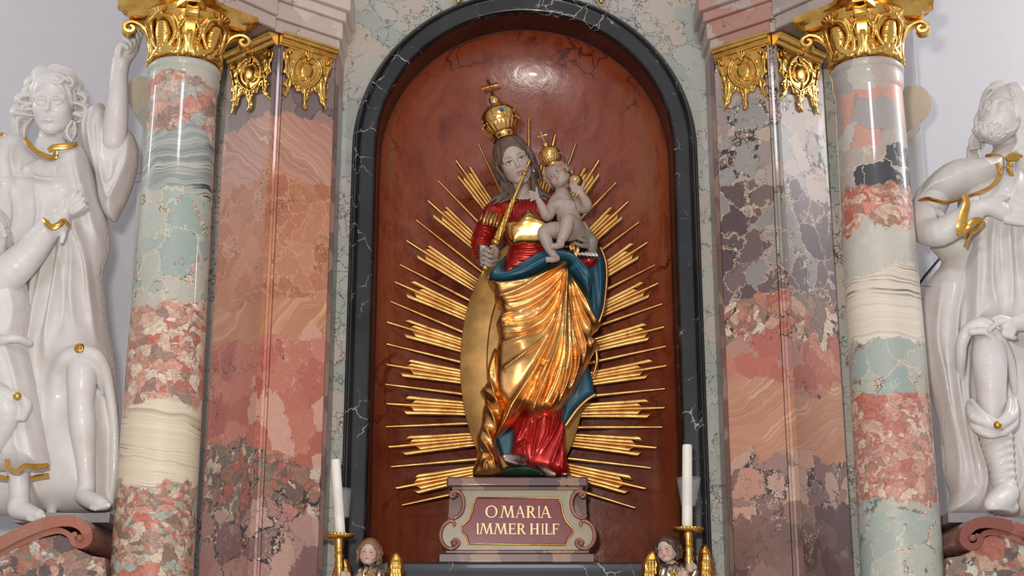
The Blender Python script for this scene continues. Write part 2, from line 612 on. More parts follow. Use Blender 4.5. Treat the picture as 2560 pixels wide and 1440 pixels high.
def bands(t, pal, sc, wamp=.25, wsc=2.2, line=None, seed=0.0, tilt=0.0, fine=3.0):
    """layered stone: wavy strata"""
    pal = [lift(q) for q in pal]
    v = t.mapv((1, 1, 1), (seed, seed, seed), (0, tilt, 0), vec=t.warp(.3 if wamp > .2 else .14, 2.6, 3, None, .5))
    z = t.math('MULTIPLY', t.xyz(2, v), sc)
    x = t.xyz(0, v)
    n1 = t.n.new('ShaderNodeTexNoise'); n1.noise_dimensions = '1D'
    t.l.new(z, n1.inputs['W']); n1.inputs['Scale'].default_value = 1; n1.inputs['Detail'].default_value = fine; n1.inputs['Roughness'].default_value = .7
    f = n1.outputs['Fac']
    colr = t.ramp(f, [(.28 + .44 * i / max(1, len(pal) - 1), q) for i, q in enumerate(pal)])
    if line:
        n2 = t.n.new('ShaderNodeTexNoise'); n2.noise_dimensions = '1D'
        t.l.new(t.math('MULTIPLY', z, 1.7), n2.inputs['W']); n2.inputs['Scale'].default_value = 1; n2.inputs['Detail'].default_value = 2
        k = t.step(t.math('ABSOLUTE', t.math('SUBTRACT', n2.outputs['Fac'], .5)), .02, .004)
        k = t.math('MULTIPLY', k, t.step(t.noise(3, 3), .42, .58))
        colr = t.mix(k, colr, line)
    return colr


def zones(t, parts, amp=.12, sc=3.2, soft=.006, seed=0.0):
    """parts: [(colour, z where it ends going DOWN)], top first"""
    vz = t.math('ADD', t.xyz(2), t.math('MULTIPLY', t.math('SUBTRACT', t.noise(sc, 7, .62, .4, t.mapv((1, 1, .8), (seed, 0, 0))), .5), amp * 2.8))
    out = parts[0][0]
    for i in range(1, len(parts)):
        out = t.mix(t.step(vz, parts[i - 1][1] + soft, parts[i - 1][1] - soft), out, parts[i][0])
    return out


def zy(py, px, Y): return float(P(px, py, Y)[2])


CREAM, DARKV = c(214, 200, 178), c(38, 38, 42)


def mat_plain(name, col, rough=.5, metal=0, bump=None, var=.06, spec=.5, coat=0, vs=14):
    t = NT(name)
    n = t.noise(vs, 5, .6)
    lo = tuple(max(0, x * (1 - var * 2)) for x in col[:3]); hi = tuple(x * (1 + var * 2) for x in col[:3])
    cc = t.ramp(n, [(.3, lo), (.7, hi)])
    if bump: t.bump(t.noise(bump[0], 4), bump[1], .003)
    return t.out(cc, rough, metal, spec, coat)


def mat_verde():
    t = NT('grey_green_scagliola')
    a = patches(t, [c(160, 157, 143), c(165, 158, 145), c(152, 154, 142), c(170, 155, 139), c(160, 159, 147), c(147, 151, 141)], 6.5, c(54, 56, 58), .012, (.42, .5), .2, 7, 0, .05)
    v = t.warp(.06, 26, 6)
    e = t.vor(15, 'DISTANCE_TO_EDGE', 'Distance', v)
    f = t.math('MULTIPLY', t.step(e, .03, .006), t.step(t.noise(4.4, 4, .6), .5, .58))
    e2 = t.vor(34, 'DISTANCE_TO_EDGE', 'Distance', t.warp(.03, 40, 4))
    f2 = t.math('MULTIPLY', t.step(e2, .07, .01), t.step(t.noise(5.2, 4, .65, 0, t.mapv((1, 1, 1), (4, 2, 9))), .57, .62))
    cc = t.mix(t.math('MULTIPLY', f, .85), a, c(50, 50, 52))
    return t.out(t.mix(t.math('MULTIPLY', f2, .85), cc, c(40, 40, 42)), .5, 0, .3, .2)


def mat_black():
    t = NT('black_veined_marble')
    v = t.warp(.09, 12, 6)
    e = t.vor(9, 'DISTANCE_TO_EDGE', 'Distance', v)
    f = t.math('MULTIPLY', t.step(e, .03, .004), t.step(t.noise(3.0, 5, .65, 0, t.mapv((1, 1, 1), (3, 1, 2))), .5, .6))
    e2 = t.vor(26, 'DISTANCE_TO_EDGE', 'Distance', t.warp(.05, 20, 4))
    f2 = t.math('MULTIPLY', t.step(e2, .06, .01), t.step(t.noise(2.2, 5, .6, 0, t.mapv((1, 1, 1), (7, 0, 5))), .56, .63))
    base = t.ramp(t.noise(5, 5), [(.35, c(20, 20, 21)), (.7, c(40, 40, 41))])
    cc = t.mix(t.math('MULTIPLY', f, .85), base, c(168, 164, 158))
    cc = t.mix(t.math('MULTIPLY', f2, .65), cc, c(138, 134, 130))
    return t.out(cc, .3, 0, .4, .12)


def mat_niche():
    t = NT('red_painted_marbling')
    w = t.warp(.22, 2.0, 5, t.mapv((1, 1, .55)))
    n = t.noise(3.2, 6, .62, 1.2, w)
    cc = t.ramp(n, [(.28, c(94, 30, 16)), (.42, c(132, 58, 34)), (.52, c(142, 70, 44)), (.62, c(122, 50, 30)), (.75, c(154, 90, 58))])
    # straw-coloured streaks towards the sides
    st = t.noise(9, 5, .6, .5, t.warp(.06, 3, 3, t.mapv((1.6, 1, .16))))
    side = t.step(t.math('ABSOLUTE', t.math('SUBTRACT', t.xyz(0), .06)), .42, .66)
    cc = t.mix(t.math('MULTIPLY', t.math('MULTIPLY', side, t.step(st, .46, .62)), .55), cc, c(132, 88, 56))
    # dark veins
    e = t.vor(3.4, 'DISTANCE_TO_EDGE', 'Distance', t.warp(.28, 3.4, 6))
    f = t.math('MULTIPLY', t.step(e, .03, .0), t.step(t.noise(2.3, 4), .45, .6))
    cc = t.mix(t.math('MULTIPLY', f, .8), cc, c(66, 14, 16))
    # mixes towards a darker, streaky brown lower down
    low = t.step(t.xyz(2), 3.6, 2.7)
    cc = t.mix(t.math('MULTIPLY', low, .62), cc, t.ramp(t.noise(6, 5, .6, .4, t.mapv((3, 1, .4))), [(.3, c(70, 18, 8)), (.7, c(104, 44, 18))]))
    t.bump(t.noise(26, 4, .6, .4), .22, .006)
    return t.out(cc, t.step(t.noise(7, 3), .3, .7, .22, .36), 0, .5, .1)


def mat_gold(name, base, dark, rough=(.2, .34), worn=None, bsc=40, bst=.12):
    t = NT(name)
    n = t.noise(9, 5, .65)
    cc = t.ramp(n, [(.3, dark), (.62, base)])
    met = 1.0
    if worn:
        f = t.step(t.noise(16, 6, .7, .4), .56, .68)
        cc = t.mix(t.math('MULTIPLY', f, worn[1]), cc, worn[0])
    t.bump(t.noise(bsc, 4, .6), bst, .004)
    return t.out(cc, t.step(t.noise(20, 3), .3, .7, rough[0], rough[1]), met, .5)


def mat_painted(name, rough=.5, coat=.1, tintvar=.05):
    """painted carving: colours come from the vertex paint"""
    t = NT(name)
    a = t.n.new('ShaderNodeVertexColor'); a.layer_name = 'Col'
    cc = t.mix(1.0, a.outputs['Color'], t.ramp(t.noise(26, 5, .65), [(.3, (1 - tintvar * 2,) * 3), (.7, (1 + tintvar,) * 3)]), 'MULTIPLY')
    return t.out(cc, rough, 0, .4, coat)


M = {}
M['verde'] = mat_verde()
M['black'] = mat_black()
M['niche'] = mat_niche()
M['plaster'] = mat_plain('white_plaster', c(187, 185, 187), .85, 0, (60, .1), .012)
M['reveal'] = mat_plain('dark_brown_marble', c(52, 28, 24), .3, 0, None, .25, vs=7)
M['gold_cap'] = mat_gold('bright_gilding', c(244, 200, 112), c(206, 150, 62), (.2, .34), (c(150, 92, 40), .45))
M['gold_drape'] = mat_gold('old_gilding', c(232, 184, 118), c(200, 136, 72), (.28, .42), (c(140, 84, 58), .6), 30, .12)
M['gold_ray'] = mat_gold('ray_gilding', c(206, 160, 94), c(160, 108, 54), (.34, .48), (c(116, 70, 36), .5))
M['gold_crown'] = mat_gold('crown_gilding', c(238, 196, 122), c(212, 154, 78), (.18, .32), (c(170, 112, 58), .35))
M['gold_flat'] = mat_plain('matt_gold_paint', c(196, 150, 84), .5, .35, (20, .15), .16, vs=9)
M['red_lacquer'] = (lambda t: (t.bump(t.noise(36, 4), .1, .004), t.out(t.ramp(t.noise(11, 5, .65), [(.3, c(128, 12, 12)), (.55, c(188, 36, 32)), (.75, c(210, 78, 58))]), .3, .5, .5, .15))[1])(NT('red_lacquer_on_silver'))
M['blue'] = mat_plain('blue_paint', c(28, 76, 94), .45, 0, (30, .1), .16, coat=.05)
M['silver'] = mat_gold('worn_silver_leaf', c(206, 196, 186), c(150, 128, 116), (.24, .4), (c(120, 84, 66), .5))
M['paint'] = mat_painted('painted_carving', .55, .08)
M['white'] = (lambda t: (t.bump(t.noise(24, 5), .05, .004), t.out(t.ramp(t.noise(8, 6, .6), [(.3, c(204, 197, 190)), (.7, c(220, 216, 212))]), .46, 0, .4, .2))[1])(NT('polished_white_lacquer'))
M['trimgold'] = mat_gold('trim_gilding', c(232, 182, 96), c(200, 138, 58), (.2, .34), (c(150, 92, 44), .4))
M['wax'] = mat_plain('candle_wax', c(232, 226, 214), .45, 0, None, .02)
M['wax'].node_tree.nodes['Principled BSDF'].inputs['Subsurface Weight'].default_value = .15
M['wick'] = mat_plain('wick', c(40, 34, 30), .9)
M['darkcable'] = mat_plain('dark_cable', c(44, 44, 50), .6)
M['redwire'] = mat_plain('red_wire', c(120, 40, 44), .6)
# ------------------------------------------------------------------ the setting
X0 = 0.06                                   # axis of the altar
A_IN = 0.707                                # half width of the arched opening
Z_SPR = float(P(1316, 27, -.04)[2]) - A_IN  # springing of the arch
Z_SILL = float(P(1300, 1405, -.07)[2])
Z_LOW, Z_TOP = 1.7, 5.5


def arch_path(a, zlow, n=48):
    pts = [(X0 - a, zlow), (X0 - a, (zlow + Z_SPR) / 2)]
    for i in range(n + 1):
        q = math.pi - math.pi * i / n
        pts.append((X0 + a * math.cos(q), Z_SPR + a * math.sin(q)))
    return pts + [(X0 + a, (zlow + Z_SPR) / 2), (X0 + a, zlow)]


def sweep_arch(prof, zlow):
    """prof: (outward offset, y)"""
    rings = []
    for off, y in prof:
        rings.append([(x, y, z) for x, z in arch_path(A_IN + off, zlow)])
    return MB().rings(rings, False, False)


# grey-green board with the arched opening
def altar_board():
    mb = MB()
    xl, xr = float(P(432, 720, 0)[0]), float(P(2192, 720, 0)[0])
    inn = arch_path(A_IN + .09, Z_LOW)
    ring_i = [(x, 0.0, z) for x, z in inn]
    ring_o = []
    for x, z in inn:
        if z <= Z_SPR: ring_o.append((xl if x < X0 else xr, 0.0, z))
        else:
            dx, dz = x - X0, z - Z_SPR
            ts = [(Z_TOP - Z_SPR) / dz if dz > 1e-6 else 1e9, ((xr if dx > 0 else xl) - X0) / dx if abs(dx) > 1e-6 else 1e9]
            k = min(ts); ring_o.append((X0 + dx * k, 0.0, Z_SPR + dz * k))
    mb.rings([ring_i, ring_o], False, False)
    # upper corners
    mb.add([(xl, 0, Z_TOP), (xl, 0, Z_SPR + .6), (X0 - .6, 0, Z_TOP)], [(0, 1, 2)])
    mb.add([(xr, 0, Z_TOP), (xr, 0, Z_SPR + .6), (X0 + .6, 0, Z_TOP)], [(0, 2, 1)])
    mb.box((xl, 0.001, Z_LOW), (xl + .02, .2, Z_TOP)); mb.box((xr - .02, 0.001, Z_LOW), (xr, .2, Z_TOP))
    return tag(mb.build('wall_altar', M['verde']), 'grey green veined altar wall around the arched niche', kind='structure')


altar_board()
# black moulded arch frame
fr = sweep_arch([(.112, .02), (.112, -.022), (.104, -.034), (.099, -.034), (.099, -.046), (.092, -.056), (.086, -.056), (.086, -.064),
                 (.078, -.068), (.074, -.062), (.07, -.05), (.062, -.046), (.012, -.046), (.004, -.042), (0, -.034), (0, .165)], Z_LOW)
tag(fr.build('trim_1', M['black'], smooth=True, sharp=28), 'black marble arched frame with white veins around the niche', kind='structure')
rv = sweep_arch([(-.0025, -.01), (-.0025, .165), (-.006, .168)], Z_LOW)
tag(rv.build('trim_2', M['reveal'], smooth=True, sharp=40), 'dark brown inner lining of the arched frame', kind='structure')


def niche_y(x, z):
    r = abs(x - X0) if z <= Z_SPR else math.hypot(x - X0, z - Z_SPR)
    return .165 + .25 * math.sqrt(max(0, 1 - min(1, r / A_IN) ** 2))


def niche_shell():
    rings = []
    for k in range(0, 25):
        a = A_IN * math.sin(math.pi / 2 * k / 24)
        rings.append([(x, niche_y(X0 + a, Z_SPR), z) for x, z in arch_path(max(a, 1e-4), Z_LOW, 48)])
    mb = MB().rings(rings, False, False)
    return tag(mb.build('wall_niche', M['niche'], smooth=True), 'red marbled hollow of the arched niche', kind='structure')


niche_shell()
# black sill
sx0, sx1 = X0 - A_IN + .002, X0 + A_IN - .002
sill = MB().prism([(-.075, Z_SILL - .012), (-.07, Z_SILL - .003), (-.058, Z_SILL), (.43, Z_SILL), (.43, Z_SILL - .5), (-.06, Z_SILL - .5), (-.06, Z_SILL - .10), (-.075, Z_SILL - .085)], sx0, sx1, 'x')
tag(sill.build('trim_3', M['black'], sharp=30), 'black marble sill at the foot of the niche', kind='structure')

# white plaster wall behind, with a shallow step beside the altar
wl = MB().box((-5.5, .5, 0), (5.5, .6, 7.5))
tag(wl.build('wall_back', M['plaster']), 'smooth white plaster wall behind the altar', kind='structure')
for sgn, px in ((-1, 341), (1, 2318)):
    xe = float(P(px, 500, .12)[0]); xi = X0 + sgn * 1.2
    b = MB().box((min(xe, xi), .12, 0), (max(xe, xi), .499, 7.5))
    tag(b.build('trim_%d' % (4 if sgn < 0 else 5), M['plaster'], bevel=.004), 'shallow white plaster strip stepping out beside the altar', kind='structure')


def mirror(poly, sgn): return [(X0 + sgn * a, b) for a, b in poly]


# ---- marbles that run up each pier and column
def mat_column_left():
    t = NT('left_column_scagliola'); z = lambda py: zy(py, 423, -.65)
    green = lambda sd: patches(t, [c(150, 160, 146), c(162, 164, 150), c(140, 154, 144), c(168, 162, 146), c(148, 158, 148)], 7, c(212, 196, 170), .03, (.4, .5), .16, 8, sd, .04, (9, .66, c(104, 118, 112)), (.07, 58, [c(206, 180, 156), c(176, 120, 100), c(70, 66, 66), c(190, 150, 128)], c(90, 80, 76)), net=[(34, c(206, 190, 166), .52, .07, 3), (40, c(84, 74, 70), .6, .1, 7)])
    brec = lambda sd, pal: patches(t, pal, 17, c(96, 80, 72), .05, (.3, .42), .1, 11, sd, .14, None, None, (1, 1, 1.5))
    zs = [(green(1), z(225)),
          (brec(2, [c(198, 140, 116), c(206, 170, 146), c(160, 164, 152), c(188, 118, 92), c(176, 150, 132), c(150, 120, 104)]), z(345)),
          (bands(t, [c(92, 98, 98), c(172, 170, 156), c(122, 130, 128), c(186, 182, 166)], 9, .3, 3.0, c(44, 46, 50), 1.0, .3), z(500)),
          (green(4), z(785)),
          (brec(5, [c(198, 164, 138), c(184, 128, 104), c(178, 94, 74), c(206, 182, 158), c(148, 116, 98), c(190, 152, 128), c(200, 136, 112)]), z(1020)),
          (bands(t, [c(168, 146, 118), c(206, 188, 158), c(196, 176, 144), c(214, 198, 170)], 14, .12, 3.0, c(84, 78, 72), 2.0), z(1215)),
          (brec(7, [c(170, 140, 112), c(150, 112, 88), c(184, 90, 66), c(194, 170, 142), c(128, 100, 80), c(150, 156, 140), c(186, 130, 104)]), 0)]
    return t.out(zones(t, zs, .1, 5), .42, 0, .35, .5)


def mat_column_right():
    t = NT('right_column_scagliola'); z = lambda py: zy(py, 2202, -.65)
    green = lambda sd: patches(t, [c(148, 156, 144), c(158, 160, 146), c(138, 152, 144), c(162, 158, 142)], 7, c(206, 190, 166), .03, (.4, .5), .16, 8, sd, .04, (9, .64, c(98, 110, 104)), (.07, 58, [c(206, 180, 156), c(176, 120, 100), c(70, 66, 66), c(190, 150, 128)], c(90, 80, 76)), net=[(34, c(206, 190, 166), .52, .07, 3), (40, c(84, 74, 70), .6, .1, 7)])
    brec = lambda sd, pal: patches(t, pal, 17, c(96, 80, 72), .05, (.3, .42), .1, 11, sd, .14, None, None, (1, 1, 1.5))
    zs = [(patches(t, [c(168, 150, 138), c(172, 164, 152), c(186, 132, 112), c(160, 148, 138), c(150, 140, 134)], 7, c(60, 58, 58), .012, (.5, .6), .16, 8, 11, .05), z(385)),
          (patches(t, [c(160, 146, 136), c(62, 62, 64), c(168, 152, 138), c(74, 74, 76), c(166, 142, 124)], 8, c(200, 184, 164), .04, (.4, .5), .14, 9, 12, .06), z(485)),
          (brec(13, [c(190, 150, 126), c(174, 90, 70), c(200, 168, 144), c(160, 118, 94), c(204, 120, 96)]), z(590)),
          (patches(t, [c(176, 168, 154), c(180, 172, 158), c(170, 164, 152)], 5, c(90, 86, 82), .01, (.55, .6), .15, 8, 14, .05), z(690)),
          (bands(t, [c(176, 162, 144), c(204, 190, 170), c(196, 180, 160), c(208, 194, 174)], 16, .16, 3.0, c(120, 110, 100), 4.0), z(865)),
          (green(15), z(1005)),
          (brec(16, [c(194, 146, 124), c(178, 98, 78), c(204, 174, 152), c(156, 126, 108), c(174, 112, 90), c(190, 130, 108), c(200, 160, 138)]), z(1265)),
          (green(17), 0)]
    return t.out(zones(t, zs, .1, 5), .42, 0, .35, .55)


def mat_pier_left():
    t = NT('left_pier_scagliola'); z = lambda py: zy(py, 700, -.3)
    pb = (.09, 46, [c(210, 190, 166), c(60, 58, 60), c(184, 150, 128), c(150, 130, 118)], c(50, 46, 46))
    zs = [(patches(t, [c(112, 92, 90), c(130, 104, 98), c(146, 112, 100), c(122, 100, 94)], 5, c(60, 52, 52), .02, (.4, .5), .2, 6, 21, .05), z(300)),
          (bands(t, [c(178, 110, 90), c(168, 112, 86), c(190, 130, 106), c(150, 98, 84)], 16, .5, 2.0, c(206, 166, 140), 3.0, -.7), z(455)),
          (patches(t, [c(176, 104, 62), c(182, 112, 70), c(170, 96, 58), c(186, 118, 80)], 9, c(206, 160, 120), .03, (.36, .46), .16, 9, 23, .07, (15, .69, c(70, 62, 60)), None, net=[(30, c(206, 164, 130), .46, .06, 1), (44, c(60, 54, 56), .56, .1, 4)]), z(740)),
          (bands(t, [c(186, 124, 78), c(178, 112, 74), c(196, 140, 96)], 16, .4, 2.4, c(212, 168, 116), 5.0, .8), z(830)),
          (patches(t, [c(180, 96, 72), c(188, 110, 86), c(172, 84, 64), c(196, 138, 116), c(184, 102, 76), c(176, 88, 66)], 8, c(206, 160, 132), .022, (.46, .56), .18, 8, 25, .07, (11, .7, c(58, 52, 54)), None, net=[(26, c(212, 172, 146), .5, .05, 2), (40, c(56, 50, 52), .57, .1, 5)]), z(1130)),
          (patches(t, [c(150, 104, 82), c(170, 88, 66), c(128, 108, 92), c(176, 120, 96), c(112, 90, 78), c(196, 176, 152)], 13, c(52, 46, 44), .05, (.3, .4), .1, 10, 26, .14, None, pb), z(1290)),
          (patches(t, [c(170, 124, 110), c(162, 112, 100), c(180, 136, 120), c(130, 92, 88), c(176, 110, 92)], 7, c(74, 60, 58), .02, (.45, .55), .18, 8, 27, .06, None, pb, net=[(26, c(212, 172, 146), .5, .05, 2), (40, c(56, 50, 52), .57, .1, 5)]), 0)]
    return t.out(zones(t, zs, .17, 2.4), .45, 0, .35, .4)


def mat_pier_right():
    t = NT('right_pier_scagliola'); z = lambda py: zy(py, 1930, -.3)
    pb = (.1, 44, [c(206, 186, 162), c(64, 56, 58), c(176, 150, 130), c(146, 128, 118)], c(52, 46, 46))
    zs = [(patches(t, [c(158, 138, 126), c(166, 144, 130), c(146, 128, 120), c(140, 136, 128), c(172, 148, 132)], 7, c(66, 58, 60), .014, (.46, .55), .18, 8, 31, .05, (10, .66, c(92, 76, 80)), pb, net=[(34, c(70, 62, 64), .5, .06, 3), (46, c(206, 186, 162), .56, .1, 7)]), z(465)),
          (patches(t, [c(92, 70, 70), c(104, 80, 78), c(132, 124, 116), c(84, 62, 64), c(110, 88, 84)], 8, c(186, 164, 142), .04, (.38, .5), .16, 9, 32, .06, None, pb, net=[(34, c(70, 62, 64), .5, .06, 3), (46, c(206, 186, 162), .56, .1, 7)]), z(735)),
          (patches(t, [c(176, 112, 88), c(188, 142, 114), c(150, 110, 90), c(174, 88, 66), c(128, 104, 90), c(200, 176, 152)], 13, c(76, 62, 56), .05, (.3, .42), .1, 10, 33, .14, None, pb), z(860)),
          (patches(t, [c(178, 94, 72), c(182, 108, 84), c(172, 88, 68), c(170, 118, 104), c(184, 112, 80)], 7, c(200, 160, 134), .025, (.45, .55), .18, 8, 34, .06, (12, .7, c(60, 52, 54)), None, net=[(26, c(212, 172, 146), .5, .05, 2), (40, c(56, 50, 52), .57, .1, 5)]), z(965)),
          (bands(t, [c(184, 112, 82), c(176, 118, 80), c(188, 128, 94), c(160, 96, 80)], 13, .4, 2.6, c(208, 168, 138), 7.0, .5), z(1150)),
          (patches(t, [c(190, 138, 112), c(182, 128, 106), c(128, 94, 88), c(178, 140, 120), c(150, 110, 100)], 8, c(96, 80, 76), .02, (.42, .52), .18, 8, 36, .05, None, pb, net=[(34, c(70, 62, 64), .5, .06, 3), (46, c(206, 186, 162), .56, .1, 7)]), z(1275)),
          (patches(t, [c(112, 82, 76), c(126, 90, 82), c(98, 70, 68), c(136, 100, 88), c(120, 86, 76)], 7, c(170, 140, 120), .02, (.5, .6), .18, 8, 37, .05, None, None, net=[(34, c(70, 62, 64), .5, .06, 3), (46, c(206, 186, 162), .56, .1, 7)]), 0)]
    return t.out(zones(t, zs, .17, 2.4), .45, 0, .35, .5)


M['col_l'], M['col_r'], M['pier_l'], M['pier_r'] = mat_column_left(), mat_column_right(), mat_pier_left(), mat_pier_right()
M['brownstrip'] = (lambda t: t.out(patches(t, [c(128, 96, 84), c(112, 78, 70), c(140, 106, 92), c(104, 84, 74)], 9, c(60, 50, 48), .02, (.45, .55), .2, 6, 41, .06), .3, 0, .5, .2))(NT('brown_scagliola'))
M['arch_l'] = (lambda t: t.out(patches(t, [c(186, 160, 146), c(192, 168, 154), c(178, 152, 140), c(194, 172, 158)], 4, c(70, 66, 68), .012, (.56, .62), .2, 7, 43, .05, (9, .74, c(84, 84, 90))), .38, 0, .5, .1))(NT('pale_pink_scagliola'))
M['arch_r'] = (lambda t: t.out(patches(t, [c(172, 126, 108), c(166, 144, 132), c(168, 116, 98), c(156, 138, 130), c(172, 152, 138), c(150, 130, 124)], 6, c(76, 66, 66), .018, (.48, .56), .2, 7, 45, .06, (9, .7, c(86, 78, 82))), .36, 0, .5, .1))(NT('pink_patched_scagliola'))

Z_ARC = float(P(690, 85, -.41)[2])           # underside of the architrave
SIDE = {-1: 'left', 1: 'right'}
for sgn in (-1, 1):
    L = sgn < 0
    word = 'left' if L else 'right'
    # pier: right-angled corner with a sunk double strip down its edge
    pr = empty('marble_pier', (X0 + sgn * 1.12, -.2, Z_LOW),
               ('orange and red marbled pier left of the niche' if L else 'mauve and coral marbled pier right of the niche'), 'pier', 'cornered piers beside the niche')
    fi = MB().prism(mirror([(.889, -.012), (.889, -.2), (1.103, -.376), (1.131, -.30), (1.131, -.012)], sgn), Z_LOW, Z_ARC + .004)
    fi.build('inner_face', M['pier_l' if L else 'pier_r'], pr, bevel=.004)
    fo = MB().prism(mirror([(1.152, -.378), (1.408, -.14), (1.408, -.012), (1.133, -.012), (1.133, -.30)], sgn), Z_LOW, Z_ARC + .004)
    fo.build('outer_face', M['pier_l' if L else 'pier_r'], pr, bevel=.004)
    st = MB().prism(mirror([(1.1045, -.372), (1.104, -.392), (1.113, -.398), (1.118, -.386), (1.129, -.388), (1.138, -.402), (1.149, -.396), (1.1505, -.374), (1.132, -.301)], sgn), Z_LOW, Z_ARC + .004)
    st.build('corner_bead', M['pier_l' if L else 'pier_r'], pr, sharp=30)
    rt = MB().prism(mirror([(.8725, -.012), (.8725, -.178), (.8885, -.196), (.8885, -.012)], sgn), Z_LOW, Z_ARC + .004)
    rt.build('side_return', M['brownstrip'], pr, bevel=.002)
    # column with an astragal under the capital
    cx = X0 + sgn * 1.487
    zt = zy(150, 457 if L else 2165, -.79)
    zb = zy(1400, 385, -.65)
    cl = empty('marble_column', (cx, -.65, Z_LOW),
               ('tall green grey and pink column beside the white angel' if L else 'tall mottled column beside the bearded white saint'), 'column', 'columns flanking the niche')
    prof = [(.168, Z_LOW)]
    for i in range(13):
        q = i / 12
        prof.append((.162 - .0185 * q ** 1.3, zb + (zt - .1 - zb) * q))
    MB().lathe(prof, 96, cx, -.65).build('shaft', M['col_l' if L else 'col_r'], cl, smooth=True, sharp=40)
    ring = [(.1435, zt - .101), (.147, zt - .09), (.1505, zt - .075), (.1525, zt - .05), (.1525, zt - .03), (.149, zt - .02), (.152, zt - .016), (.157, zt - .006), (.157, zt + .006), (.15, zt + .016), (.13, zt + .02)]
    MB().lathe(ring, 96, cx, -.65).build('neck_ring', M['col_l' if L else 'col_r'], cl, smooth=True, sharp=50)
    # entablature in stepped bands
    en = empty('marble_entablature', (X0 + sgn * 1.2, -.3, Z_ARC),
               ('pale pink stepped stone cornice above the orange pier' if L else 'coral patched stepped stone cornice above the mauve pier'), 'entablature', 'entablatures over the piers')
    zz = Z_ARC + .006
    for hgt, o in ((.062, 0), (.085, .014), (.05, .03), (.09, .05), (.3, .03)):
        pl = [(.872 - o, -.006), (.872 - o, -.205 - o * .6), (1.118 - o * .5, -.412 - o), (1.142 - o * .4, -.432 - o * .9), (1.132 - o * .6, -.452 - o), (1.43 - o * .7, -.80 - o), (1.72, -.82 - o), (1.72, -.006)]
        MB().prism(mirror(pl, sgn), zz, zz + hgt - .0006).build('fascia_band', M['arch_l' if L else 'arch_r'], en, bevel=.005)
        zz += hgt
    so = MB().prism(mirror([(.889, -.012), (.889, -.2), (1.112, -.40), (1.15, -.45), (1.43, -.79), (1.70, -.8), (1.70, -.012)], sgn), Z_ARC + .0055, Z_ARC + .0048)
    so.build('soffit', M['brownstrip'], en)
    rs = MB().prism(mirror([(.84, -.01), (.84, -.03), (.866, -.03), (.866, -.01)], sgn), Z_ARC + .23, Z_TOP)
    rs.build('upright_strip', M['brownstrip'], en, bevel=.003)
    # scrolled side board
    if L: pts = [(420, 205), (392, 212), (372, 196), (346, 190), (324, 204), (317, 236), (326, 268), (350, 300), (362, 340), (356, 372), (366, 400), (420, 410)]
    else: pts = [(2215, 222), (2240, 226), (2258, 220), (2284, 212), (2310, 220), (2326, 246), (2326, 276), (2306, 304), (2280, 322), (2264, 340), (2262, 360), (2250, 366), (2240, 420), (2215, 420)]
    pw = [(P(a, b, -.1)[0], P(a, b, -.1)[2]) for a, b in catmull(pts, 5, True)]
    sb = MB().prism(pw, -.1, .116, 'y').build('scroll_board', (lambda t: t.out(patches(t, [c(176, 158, 132), c(186, 166, 136), c(160, 158, 144), c(180, 160, 138)], 6, c(84, 80, 76), .012, (.55, .62), .2, 7, 51 + sgn, .06), .4, 0, .5, .1))(NT('beige_scagliola')), sharp=35)
    tag(sb, 'beige stone scroll peeping out behind the %s column' % ('green grey' if L else 'right hand mottled'), 'scroll board', 'scrolled side boards')
